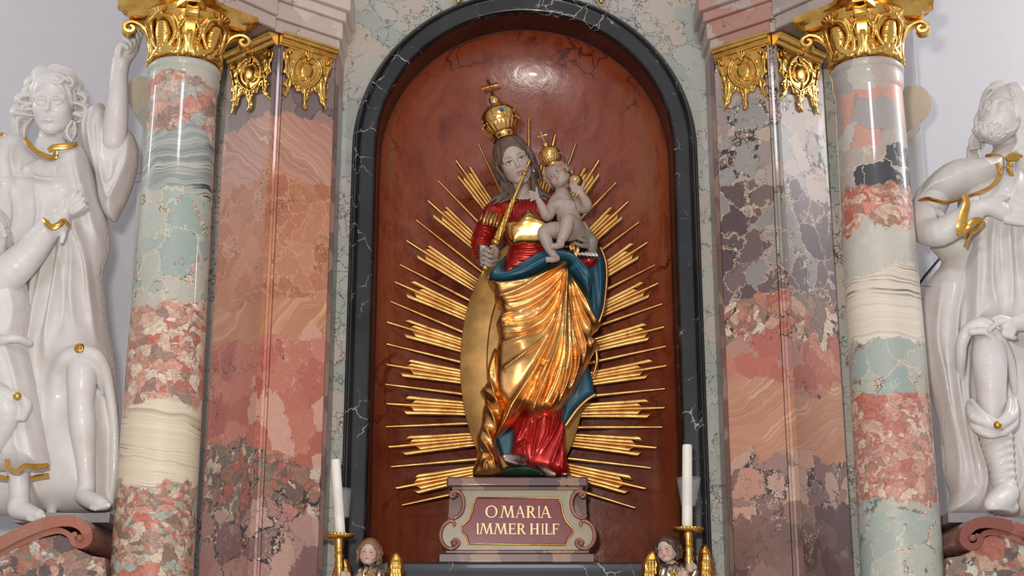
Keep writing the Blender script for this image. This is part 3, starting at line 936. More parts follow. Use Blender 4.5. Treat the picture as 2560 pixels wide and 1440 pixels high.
# ------------------------------------------------------------------ pedestal with its inscription
def rect_glyph(ch):
    """roman capitals as convex pieces in a unit box"""
    W, T, S = .17, .075, .05
    q = lambda a, b, d, e: [(a, b), (d, b), (d, e), (a, e)]
    def stem(x, w=W, y0=0, y1=1): return [q(x, y0, x + w, y1), q(x - .09, y0, x + w + .09, y0 + S), q(x - .09, y1 - S, x + w + .09, y1)]
    def slant(x0, x1, w): return [[(x0, 0), (x0 + w, 0), (x1 + w, 1), (x1, 1)]]
    def arc(cx, cy, rx, ry, a0, a1, thick, thin, n=20):
        out = []
        for i in range(n):
            ps = []
            for a in (a0 + (a1 - a0) * i / n, a0 + (a1 - a0) * (i + 1) / n):
                w = thin + (thick - thin) * abs(math.cos(a)) ** 1.5
                ps.append(((cx + rx * math.cos(a), cy + ry * math.sin(a)), (cx + (rx - w) * math.cos(a), cy + (ry - min(w, thin * 1.1)) * math.sin(a))))
            out.append([ps[0][0], ps[1][0], ps[1][1], ps[0][1]])
        return out
    if ch == 'I': return stem(.4, .3)
    if ch == 'O': return arc(.5, .5, .5, .52, 0, 2 * math.pi, .15, .07, 36)
    if ch == 'A': return slant(.06, .44, .07) + slant(.78, .40, .16) + [q(.24, .33, .76, .39), q(-.03, 0, .22, S), q(.68, 0, 1.03, S)]
    if ch == 'M': return slant(.02, .20, .07) + [[(.20, 1), (.34, 1), (.56, 0), (.47, 0)], [(.48, .02), (.56, 0), (.80, 1), (.73, 1)]] + slant(.82, .70, .13) + [q(-.06, 0, .17, S), q(.74, 0, 1.03, S), q(.08, 1 - S, .3, 1), q(.68, 1 - S, .92, 1)]
    if ch == 'R': return stem(.1, .2) + arc(.4, .73, .42, .27, -math.pi / 2, math.pi / 2, .2, .07, 14) + [q(.25, .93, .42, 1), q(.25, .46, .42, .53), [(.40, .48), (.58, .50), (.98, .0), (.78, 0)], q(.78, 0, 1.08, S)]
    if ch == 'E': return stem(.1, .22) + [q(.2, 0, .92, .07), q(.2, .93, .86, 1), q(.2, .48, .74, .54), [(.86, 0), (.92, 0), (1.0, .22), (.94, .2)], q(.8, .8, .86, 1), q(.69, .4, .74, .62)]
    if ch == 'F': return stem(.1, .22) + [q(.2, .93, .92, 1), q(.2, .48, .76, .54), [(.86, 1), (.92, 1), (.98, .8), (.93, .82)], q(.71, .4, .76, .62)]
    if ch == 'H': return stem(.08, .2) + stem(.74, .2) + [q(.2, .48, .8, .54)]
    if ch == 'L': return stem(.12, .24) + [q(.2, 0, .98, .07), [(.9, 0), (.98, 0), (1.02, .24), (.96, .22)]]


def pedestal():
    Z = lambda zx, zy_: (1060 + zx / 5.144, 1160 + zy_ / 5.144)      # enlarged view of the plinth -> picture
    YB, YF = .15, -.03
    def W(zx, zy_, Y=YF): a = Z(zx, zy_); p = P(a[0], a[1], Y); return (float(p[0]), float(p[2]))
    root = empty('statue_pedestal', (float(P(1293, 1400, .1)[0]), .1, Z_SILL), 'marbled pedestal with scrolled sides and red inscription panel under the crowned woman', 'pedestal')
    mbody = (lambda t: t.out(patches(t, [c(134, 118, 80), c(142, 126, 88), c(126, 114, 80), c(138, 116, 84)], 7, c(120, 70, 54), .012, (.5, .56), .2, 8, 61, .05), .35, 0, .5, .15))(NT('olive_beige_marble'))
    mtrim = (lambda t: t.out(patches(t, [c(94, 54, 50), c(108, 66, 54), c(72, 42, 46), c(134, 92, 62), c(100, 60, 50), c(98, 52, 48)], 5.5, c(70, 44, 44), .02, (.5, .6), .1, 8, 62.4, .09, None, None, (1, 1, .3)), .34, 0, .4, .15))(NT('rose_brown_marble'))
    mscr = mat_plain('rose_scroll_paint', c(136, 86, 70), .38, 0, None, .18, coat=.15, vs=10)
    mred = (lambda t: t.out(t.ramp(t.noise(30, 5, .7), [(.3, c(98, 12, 26)), (.7, c(124, 28, 40))]), .3, 0, .35, .1))(NT('crimson_panel_paint'))
    mlet = mat_plain('pale_gold_lettering', c(240, 205, 140), .4, .1, None, .03)
    left = [(360, 333), (480, 345), (522, 470), (512, 560), (470, 645), (400, 700), (330, 728), (250, 775), (208, 880), (212, 980), (250, 1060), (300, 1108)]
    body = [W(*a) for a in left] + [W(2406 - a[0], a[1]) for a in left[::-1]]
    MB().prism(body, YF, YB, 'y').build('body', mbody, root, bevel=.003)
    b0 = [W(330, 335, .0), W(2080, 335, .0), W(2120, 1108, .0), W(285, 1108, .0)]
    MB().prism(b0, .03, YB - .01, 'y').build('core', mtrim, root)

    def slab(name, x0, x1, y0, y1, out, r):
        a, b = W(x0, y0, YF - out), W(x1, y1, YF - out)
        prof = []
        h = b[1] - a[1]
        o = MB().box((a[0], YF - out, b[1]), (b[0], YB + out * .1, a[1])).build(name, mtrim, root, bevel=r, bseg=4)
        return o
    slab('cornice', 290, 2115, 162, 290, .03, .011)
    slab('cornice_fillet', 360, 2045, 291, 331, .012, .002)
    slab('plinth_upper', 275, 2125, 1109, 1150, .008, .003)
    zt = W(190, 1151, YF - .02)[1]
    a, b = W(190, 1151, YF - .02), W(2190, 1151, YF - .02)
    MB().box((a[0], YF - .02, Z_SILL + .0005), (b[0], YB + .004, zt)).build('plinth_lower', mtrim, root, bevel=.004)
    up = [(318, 655), (345, 690), (400, 692), (468, 645), (505, 560), (505, 455), (470, 380), (410, 348), (358, 365), (340, 400), (365, 428), (396, 408), (385, 388)]
    dn = [(378, 800), (394, 768), (368, 737), (320, 738), (252, 790), (216, 880), (216, 965), (252, 1040), (312, 1084), (380, 1084), (438, 1040), (440, 992), (402, 974), (372, 1000), (388, 1026)]
    for mir in (0, 1):
        for pth, nm in ((up, 'upper_scroll'), (dn, 'lower_scroll')):
            pp = catmull([((2406 - a if mir else a), b) for a, b in pth], 6)
            pts = []
            for a, b in pp:
                u = W(a, b, YF - .006); pts.append((u[0], YF - .008, u[1]))
            n = len(pts)
            rad = [.0085 * (.75 + .35 * math.sin(math.pi * i / (n - 1))) + (.004 if i > n - 8 else 0) for i in range(n)]
            m = MB().tube(pts, rad, 10); m.ball(pts[-1], .0135, 12, 8)
            m.build(nm, mscr, root, smooth=True)
    panel = [(690, 437), (1725, 442), (1752, 500), (1772, 545), (1782, 640), (1826, 742), (1908, 828), (1918, 888), (1850, 962), (1815, 1042), (577, 1028), (548, 940), (484, 862), (482, 803), (580, 722), (622, 622), (640, 512)]
    pl = [W(*a) for a in panel]
    pan = MB().prism(pl, YF - .008, YF + .004, 'y').build('inscription_panel', mred, root, bevel=.006, bseg=3)
    lp = [(a, YF - .006, b) for a, b in pl] + [(pl[0][0], YF - .006, pl[0][1])]
    MB().tube(lp, .0034, 8).build('gilt_border', M['trimgold'], pan, smooth=True)
    rows = [[('O', 790, 945), ('M', 985, 1165), ('A', 1178, 1300), ('R', 1316, 1436), ('I', 1452, 1502), ('A', 1500, 1635)],
            [('I', 658, 718), ('M', 718, 888), ('M', 900, 1072), ('E', 1085, 1188), ('R', 1195, 1308), ('H', 1362, 1478), ('I', 1500, 1548), ('L', 1555, 1642), ('F', 1650, 1740)]]
    for ri, row in enumerate(rows):
        for ch, x0, x1 in row:
            y0, y1 = ((536, 688), (762, 900))[ri]
            sl = (x0 - 660) * .006
            mb = MB()
            for ip, pc in enumerate(rect_glyph(ch)):
                pts = [W(x0 + (x1 - x0) * u, y1 + sl + (y0 - y1) * v, YF - .008) for u, v in pc]
                ar = sum(pts[i][0] * pts[(i + 1) % len(pts)][1] - pts[(i + 1) % len(pts)][0] * pts[i][1] for i in range(len(pts)))
                if ar < 0: pts = pts[::-1]
                mb.prism(pts[::-1], YF - .0092 - ip * .00002, YF - .0075, 'y')
            mb.build('letter', mlet, pan)
    return root


pedestal()


# ------------------------------------------------------------------ gilded aureole and its rays
def aureole():
    root_c = P(1308, 905, .2)
    cx, cz = float(root_c[0]), float(root_c[2]); rx = 158 * mpp(1308, 905, .2); rz = 318 * mpp(1308, 905, .2)
    rings = []
    for k, y in ((1.0, .235), (1.0, .215), (.985, .205), (.8, .178), (.62, .160), (.58, .162), (.56, .185), (.3, .19), (.02, .19)):
        rings.append([(cx + rx * k * math.cos(a), y, cz + rz * (1 - (1 - k) * (rx / rz) * 1.3 if k > .5 else k * .9) * math.sin(a)) for a in [2 * math.pi * i / 96 for i in range(96)]])
    mb = MB().rings(rings, True, True)
    o = mb.build('aureole', M['gold_flat'], smooth=True, sharp=50)
    return tag(o, 'flat gold oval aureole standing behind the crowned woman', 'aureole')


aureole()

RAYS_L1 = [((1197, 362), (1262, 500)), ((1095, 452), (1215, 575)), ((1040, 550), (1225, 695)), ((1000, 662), (1200, 764)), ((977, 754), (1185, 842)), ((967, 860), (1180, 912)),
           ((964, 961), (1180, 988)), ((965, 1067), (1185, 1058)), ((978, 1167), (1195, 1148)), ((1005, 1263), (1180, 1225))]
RAYS_LB = [((1140, 402), (1232, 530)), ((1070, 503), (1205, 622)), ((1017, 603), (1205, 722)), ((988, 706), (1190, 795)), ((968, 806), (1182, 872)), ((967, 912), (1180, 946)),
           ((967, 1010), (1182, 1022)), ((972, 1118), (1190, 1098)), ((990, 1221), (1200, 1180))]
RAYS_R1 = [((1322, 298), (1322, 520)), ((1440, 358), (1388, 500)), ((1540, 457), (1425, 575)), ((1597, 556), (1470, 650)), ((1637, 663), (1480, 742)), ((1655, 760), (1470, 823)), ((1664, 866), (1460, 910)),
           ((1662, 972), (1455, 992)), ((1655, 1068), (1440, 1068)), ((1627, 1170), (1420, 1146)), ((1588, 1270), (1410, 1215))]
RAYS_RB = [((1254, 392), (1284, 520)), ((1388, 338), (1350, 500)), ((1497, 402), (1412, 535)), ((1570, 505), (1440, 626)), ((1618, 607), (1475, 700)), ((1645, 709), (1480, 785)), ((1660, 818), (1470, 866)), ((1665, 915), (1460, 949)),
           ((1660, 1020), (1450, 1026)), ((1640, 1120), (1430, 1100)), ((1613, 1222), (1400, 1172))]


def slat(mb, A, B, w0, w1, t, cut, off0=0.0, off1=0.0):
    """one half-round bar from B (inner) to A (tip); w widths, cut = skew of its end"""
    A, B = np.array(A), np.array(B)
    d = A - B; L = np.linalg.norm(d); d /= L
    n = np.array([0, -1.0, 0]); s = np.cross(d, n); s /= np.linalg.norm(s)
    prof = [(-1, 0), (-.85, .5), (-.35, .95), (.35, .95), (.85, .5), (1, 0), (0, -.25)]
    rings = []
    for q, w, o in ((0, w0, off0), (.35, w0 + .35 * (w1 - w0), off0 + .35 * (off1 - off0)), (.7, w0 + .7 * (w1 - w0), off0 + .7 * (off1 - off0)), (1, w1, off1)):
        rings.append([B + d * (L * q + (cut * u * w if q == 1 else 0)) + s * (o + u * w) + n * (v * t * (w / w0)) for u, v in prof])
    mb.rings(rings, True, True)


def sunburst():
    root = empty('ray_glory', P(1310, 905, .26), 'gilded wooden rays fanning out across the red niche behind the woman statue', 'rays')
    m = .00183
    for a, b in RAYS_L1 + RAYS_R1:
        mb = MB()
        slat(mb, P(*a, .236), P(*b, .258), 5.6 * m, 3.3 * m, 5 * m, 0)
        mb.build('single_ray', M['gold_ray'], root, sharp=40)
    for i, (a, b) in enumerate(RAYS_LB + RAYS_RB):
        A, B = np.array(P(*a, .236)), np.array(P(*b, .258))
        rnd = random.Random(i * 7 + 3)
        sg = 1 if i < len(RAYS_LB) else -1
        f = lambda q: B + (A - B) * q
        mb = MB(); slat(mb, A, B, 5.4 * m, 5.2 * m, 5.2 * m, 1.3 * sg)
        ce = mb.build('ray_bundle', M['gold_ray'], root, sharp=40)
        ln = [rnd.uniform(.76, .84), rnd.uniform(.66, .74), rnd.uniform(.68, .76), rnd.uniform(.74, .82)]
        for (o0, o1, q, w) in ((-14.5 * m, -21 * m, ln[0], 5.0), (-7.5 * m, -10.5 * m, ln[1], 5.2), (7.5 * m, 10.5 * m, ln[2], 5.2), (14.5 * m, 21 * m, ln[3], 5.0)):
            mb = MB(); slat(mb, f(q), B, w * m, (w + 1.6) * m, 3.6 * m, 1.2 * (1 if o1 < 0 else -1), o0, o0 + (o1 - o0) * q)
            mb.build('slat', M['gold_ray'], ce, sharp=40)


sunburst()


# ------------------------------------------------------------------ candles in front of the frame
M['plastic'] = (lambda t: t.out((.75, .72, .74, 1), .18, 0, .5, 0, Alpha=.09))(NT('clear_plastic'))
YC = -.36


def candle(top, bot, r, label, glass, glabel):
    a, b = P(*top, YC), P(*bot, YC); m = mpp(*top, YC)
    root = empty('candle', b, label, 'candle', 'altar candles')
    MB().tube([b, b + (a - b) * .5, b + (a - b) * .985, a], [r * m, r * m * .97, r * m * .93, r * m * .8], 28).build('wax_stick', M['wax'], root, smooth=True, sharp=50)
    MB().tube([a - (0, 0, .003), a + np.array([.002, 0, .008]), a + np.array([.006, 0, .014])], .0016, 6).build('wick', M['wick'], root, smooth=True)
    (gx, gy, gw), (hx, hy, hw) = glass
    p, q = P(gx, gy, YC), P(hx, hy, YC); R0, R1 = gw * m, hw * m
    ax = (a - b) / np.linalg.norm(a - b)
    prof = [(R0, 0), (R1, 1), (R1 - .0015, 1), (R0 - .0015, 0)]
    rings = []
    for rr, t in prof:
        ctr = p + (q - p) * t
        rings.append([ctr + rr * np.array([math.cos(2 * math.pi * k / 32), math.sin(2 * math.pi * k / 32), 0]) for k in range(32)])
    rings.append(rings[0])
    g = MB().rings(rings, True, False).build('drip_guard', M['plastic'], smooth=True, sharp=30)
    tag(g, glabel, 'drip guard', 'clear drip guards')


candle((839, 1149), (851, 1334), 12.8, 'leaning white candle over the left hand candle angel', ((850, 1222, 29), (856, 1293, 17)), 'clear plastic drip guard around the leaning left candle')
candle((1718, 1112), (1718, 1318), 13.2, 'upright white candle over the right hand candle angel', ((1722, 1195, 31), (1721, 1265, 18)), 'clear plastic drip guard around the upright right candle')


def torch(dc, rx, label, lean):
    d = P(*dc, YC); m = mpp(*dc, YC); cx, cy, cz = map(float, d)
    root = empty('torch_holder', (cx + lean * .12, cy, cz - .25), label, 'candle holder', 'gilded torch holders')
    R0 = rx * m
    n = 96
    rings = []
    for rr, z, sc in ((.15, -.008, 0), (.6, -.012, 0), (.93, -.004, .0), (1.0, .004, .03), (1.0, .010, .03), (.95, .012, .02), (.3, .006, 0), (.05, .006, 0)):
        rings.append([(cx + R0 * rr * (1 + sc * math.cos(k * 2 * math.pi / 3)) * math.cos(2 * math.pi * k / n), cy + R0 * rr * (1 + sc * math.cos(k * 2 * math.pi / 3)) * math.sin(2 * math.pi * k / n), cz + z) for k in range(n)])
    MB().rings(rings).build('drip_dish', M['trimgold'], root, smooth=True, sharp=45)
    prof = [(.0, .0), (.45, -.005), (.42, -.02), (.40, -.05), (.42, -.055), (.34, -.062), (.42, -.070), (.46, -.078), (.36, -.088), (.44, -.105), (.46, -.115), (.34, -.13), (.38, -.15), (.5, -.2), (.62, -.26), (.5, -.30)]
    rings = []
    for r_, z in prof:
        rings.append([(cx + lean * -z + .74 * R0 * max(r_, .02) * math.cos(2 * math.pi * k / 24), cy + .74 * R0 * max(r_, .02) * math.sin(2 * math.pi * k / 24), cz + z - .004) for k in range(24)])
    MB().rings(rings).build('stem', M['trimgold'], root, smooth=True, sharp=50)


torch((847, 1342), 38, 'gilded torch with toothed dish under the leaning candle', .05)
torch((1720, 1326), 38, 'gilded torch with toothed dish under the upright candle', .0)


# ------------------------------------------------------------------ volute consoles that carry the white statues
def stroke(path, w):
    """closed outline of a path with half width w (scalar or list)"""
    p = np.array(path, float); n = len(p)
    ww = [w] * n if np.isscalar(w) else w
    A, B = [], []
    for i in range(n):
        t = p[min(i + 1, n - 1)] - p[max(i - 1, 0)]; t /= np.linalg.norm(t) + 1e-9
        nn = np.array([-t[1], t[0]])
        A.append(p[i] + nn * ww[i]); B.append(p[i] - nn * ww[i])
    return [tuple(q) for q in A + B[::-1]]


def ribbon_solid(mb, path_px, w_px, Y0, Y1, wl=None):
    """a curved band seen edge-on, running back from Y0 to Y1"""
    pp = catmull(path_px, 8); n = len(pp)
    ww = w_px if wl is None else np.interp(np.linspace(0, 1, n), np.linspace(0, 1, len(wl)), wl)
    pts = stroke(pp, ww if np.isscalar(ww) else list(ww))
    W = [(float(P(a, b, Y0)[0]), float(P(a, b, Y0)[2])) for a, b in pts]
    rings = [[W[i], W[2 * n - 1 - i]] for i in range(n)]
    rr = [[(a[0], Y0, a[1]), (b[0], Y0, b[1]), (b[0], Y1, b[1]), (a[0], Y1, a[1])] for a, b in rings]
    mb.rings(rr, True, True)


M['console'] = (lambda t: t.out(patches(t, [c(142, 74, 52), c(154, 86, 62), c(128, 62, 46), c(150, 92, 70)], 6, c(190, 150, 120), .01, (.55, .6), .2, 8, 71, .08), .26, 0, .5, .3))(NT('brick_red_scagliola'))
M['block'] = (lambda t: t.out(patches(t, [c(150, 100, 78), c(164, 88, 66), c(126, 106, 92), c(172, 176, 160), c(94, 76, 74), c(180, 140, 116), c(152, 110, 92)], 13, c(58, 50, 50), .03, (.4, .5), .1, 10, 72, .14), .3, 0, .5, .2))(NT('breccia_block'))
for L in (1, 0):
    fx = (lambda x: x) if L else (lambda x: 2630 - x)
    nm = 'left' if L else 'right'
    root = empty('volute_console', P(fx(60), 1400, -.5), 'brick red scrolled console under the %s' % ('white angel and boy' if L else 'bearded white saint'), 'console', 'volute consoles')
    path = [(-160, 1440), (-60, 1390), (20, 1348), (80, 1320), (140, 1303), (185, 1304), (212, 1322), (218, 1348), (203, 1362), (184, 1356), (181, 1340), (192, 1334)]
    if not L: path = [(a, b + 4) for a, b in path]
    mb = MB(); ribbon_solid(mb, [(fx(a), b) for a, b in path], 13, -.8, -.2, [15, 15, 15, 15, 14, 14, 14, 12, 9, 8, 7, 6]); mb.build('volute_band', M['console'], root, smooth=True, sharp=35, bevel=.004)
    path2 = [(a, b + 24) for a, b in path[:5]] + [(168, 1334), (178, 1346)]
    mb = MB(); ribbon_solid(mb, [(fx(a), b) for a, b in path2], 7, -.775, -.3); mb.build('under_moulding', M['console'], root, smooth=True, sharp=35)
    mb = MB(); ctr = P(fx(199), 1345, -.808); m = mpp(fx(199), 1345, -.808)
    mb.ball(ctr, (9 * m, .012, 9 * m), 20, 12); mb.build('volute_eye', M['console'], root, smooth=True)
    blk = [(-160, 1470), (-60, 1420), (20, 1378), (80, 1350), (150, 1336), (178, 1348), (196, 1374), (230, 1390), (262, 1394), (272, 1520), (-160, 1520)]
    W = [(float(P(fx(a), b, -.76)[0]), float(P(fx(a), b, -.76)[2])) for a, b in blk]
    MB().prism(W, -.76, .1, 'y').build('breccia_block', M['block'], root, bevel=.004)
    # standing slab
    p0, p1 = P(fx(40 if L else 150), 1283, -.6), P(fx(276 if L else 262), 1308, -.6)
    MB().box((min(p0[0], p1[0]), -.62, p1[2]), (max(p0[0], p1[0]), -.2, p0[2])).build('standing_slab', mat_plain('grey_slab', c(150, 148, 150), .7), root, bevel=.003)

# cable and thin wires beside the columns
MB().tube([P(2358, 636, .02), P(2312, 690, .06), P(2286, 728, .1)], .006, 8).build('dark_cable', M['darkcable'], smooth=True)
tag(bpy.data.objects['dark_cable'], 'dark cable running behind the right hand saint', 'cable')
for i, (a, b, Yw, lab) in enumerate((((336, 436), (368, 428), -.3, 'upper red wire between angel sleeve and left column'), ((338, 456), (368, 450), -.3, 'lower thin red wire between angel sleeve and left column'), ((2284, 713), (2326, 716), -.3, 'thin red wire between right column and saint'))):
    w = MB().tube([P(*a, -.42), (P(*a, -.42) + P(*b, -.5)) / 2, P(*b, -.5)], .0012, 6).build('red_wire', M['redwire'], smooth=True)
    tag(w, lab, 'wire')
# ------------------------------------------------------------------ heads (modelled once, shared)
IDM = dict(M=lambda a, b, d: (a, b, d), mp=lambda *a: 1.0)


def head_arrays(h=.0105, baby=False, open_mouth=0.0, male=False):
    s = Sculpt(h, **IDM)
    if baby:
        s.ell((0, .06, .12), (.37, .43, .36), .05)
        s.ell((0, -.10, -.14), (.31, .29, .33), .08)
        for g in (-1, 1):
            s.chain([(g * .22, -.04, -.24, .11), (g * .06, -.22, -.37, .10)], .06)
            s.ball((g * .17, -.24, -.18, .13), .06)
        s.ball((0, -.28, -.37, .085), .05)
    else:
        s.ell((0, .05, .14), (.335, .42, .36), .05)
        s.ell((0, -.08, -.12), (.285, .29, .38), .08)
        for g in (-1, 1):
            s.chain([(g * .205, .0, -.20, .095), (g * .045, -.235, -.425, .075)], .06)
            s.ball((g * .15, -.215, -.10, .105), .08)
        s.ball((0, -.28, -.425, .06 if not male else .08), .05)
    fz = -.03 if baby else 0.0                 # face sits lower on a child
    s.chain([(-.2, -.285, .07 + fz, .045), (-.09, -.335, .075 + fz, .045), (0, -.335, .05 + fz, .05), (.09, -.335, .075 + fz, .045), (.2, -.285, .07 + fz, .045)], .05)
    for g in (-1, 1):
        s.ball((g * .13, -.41, -.005 + fz, .085), .05, 's')
        s.ball((g * .13, -.275, -.01 + fz, .082), .008)
        s.chain([(g * .055, -.335, -.005 + fz, .014), (g * .095, -.362, .026 + fz, .019), (g * .15, -.362, .03 + fz, .019), (g * .205, -.318, .0 + fz, .014)], .012, 3)
        s.chain([(g * .06, -.335, -.02 + fz, .01), (g * .13, -.352, -.052 + fz, .015), (g * .2, -.318, -.02 + fz, .01)], .014, 3)
    nb = .82 if baby else 1.0
    s.chain([(0, -.335, .06 + fz, .03), (0, -.378, -.04 + fz, .031), (0, -.33 - .088 * nb, -.125 + fz, .037)], .025, 3)
    for g in (-1, 1): s.ball((g * .04, -.358, -.143 + fz, .03), .02)
    for g in (-1, 1): s.ball((g * .026, -.385, -.168 + fz, .013), .01, 's')
    mz = -.255 + (.0 if not baby else -.005)
    s.ell((0, -.28, mz), (.11, .066, .075), .06)
    s.chain([(-.1, -.318, mz + .0, .012), (-.035, -.366, mz + .022, .024), (0, -.37, mz + .016, .022), (.035, -.366, mz + .022, .024), (.1, -.318, mz, .012)], .014, 3)
    s.chain([(-.08, -.322, mz - .018 - open_mouth, .012), (0, -.358, mz - .036 - open_mouth, .032), (.08, -.322, mz - .018 - open_mouth, .012)], .014, 3)
    s.chain([(-.085, -.362, mz - .004 - open_mouth * .5, .006 + open_mouth * .6), (0, -.395, mz - .005 - open_mouth * .5, .008 + open_mouth), (.085, -.362, mz - .004 - open_mouth * .5, .006 + open_mouth * .6)], .01, 3, 's')
    for g in (-1, 1):
        s.ell((g * .325, .03, -.02), (.035, .075, .11), .02, (0, 0, g * 20))
        s.ball((g * .365, .0, -.01, .035), .02, 's')
    v, q = s.arrays()
    return relax_mesh(v, q, 1), q


HEAD = {'adult': head_arrays(), 'baby': head_arrays(.0128, True), 'male': head_arrays(.0105, False, .022, True)}


def face_paint(v, skin, lip, cheek, brow, iris, fz=0.0, blush=.6):
    n = len(v); col = np.ones((n, 4), np.float32); col[:, :3] = skin[:3]
    def blend(m, cc):
        m = np.clip(m, 0, 1)[:, None]
        col[:, :3] = col[:, :3] * (1 - m) + np.array(cc[:3]) * m
    x, y, z = np.abs(v[:, 0]), v[:, 1], v[:, 2]
    front = (y < -.2)
    blend(blush * np.exp(-((x - .17) / .09) ** 2 - ((z + .14) / .09) ** 2) * front, cheek)
    mz = -.255
    blend(.8 * np.clip(1 - np.abs((z - mz + .006) / .038) ** 3, 0, 1) * np.clip((.088 - x - np.abs(z - mz + .006) * .7) / .02, 0, 1) * (y < -.3), lip)
    bz = .102 + fz - 3.2 * (x - .125) ** 2
    blend(.75 * np.exp(-((z - bz) / .011) ** 2) * (x > .04) * (x < .215) * front, brow)
    ez = -.01 + fz
    ins = (((x - .13) / .07) ** 2 + ((z - ez) / .03) ** 2 < 1) & (y < -.3)
    blend(ins * .9, tuple(.5 * a + .5 * b for a, b in zip(skin[:3], c(196, 188, 180)[:3])))
    blend(np.clip(1.3 - (((x - .13) / .026) ** 2 + ((z - ez) / .03) ** 2), 0, 1) * ins, tuple(.45 * q for q in iris[:3]))
    blend(np.exp(-((z - ez - .03 + (x - .13) ** 2 * 4) / .009) ** 2) * (x > .06) * (x < .2) * (y < -.31), c(70, 50, 44))
    return col


def place_head(name, kind, ctr, size, rot, mat, parent, paint=None):
    """size = chin-to-crown height in m; rot = (pitch, roll, yaw) degrees"""
    v, q = HEAD[kind]
    Rm = np.array(Matrix.Rotation(R(rot[2]), 3, 'Z') @ Matrix.Rotation(R(rot[1]), 3, 'Y') @ Matrix.Rotation(R(rot[0]), 3, 'X'))
    w = (v * size) @ Rm.T + np.array(ctr)
    o = mk(name, w, q, mat, parent, True, paint(v) if paint else None)
    f = lambda p: tuple((np.array(p) * size) @ Rm.T + np.array(ctr))
    f.H = (ctr, Rm, size)
    return o, f


class Loc:
    """sculpt in the frame of a head"""
    def __init__(s, f, size): s.f, s.size = f, size
    def sculpt(s, h): return Sculpt(h, M=lambda a, b, d: s.f((a, b, d)), mp=lambda *a: s.size)


def lathe_axis(mb, prof, base, axis, seg=40, flute=None):
    """lathe round an arbitrary axis; prof (radius, along)"""
    ax = np.array(axis, float); ax /= np.linalg.norm(ax)
    e1 = np.cross(ax, [0, 1, 0]); e1 /= np.linalg.norm(e1); e2 = np.cross(ax, e1)
    rings = []
    for r_, t in prof:
        rr = []
        for k in range(seg):
            a = 2 * math.pi * k / seg
            f = 1 + (flute(a, t) if flute else 0)
            rr.append(np.array(base) + ax * t + r_ * f * (math.cos(a) * e1 + math.sin(a) * e2))
        rings.append(rr)
    mb.rings(rings)
    return ax, e1, e2


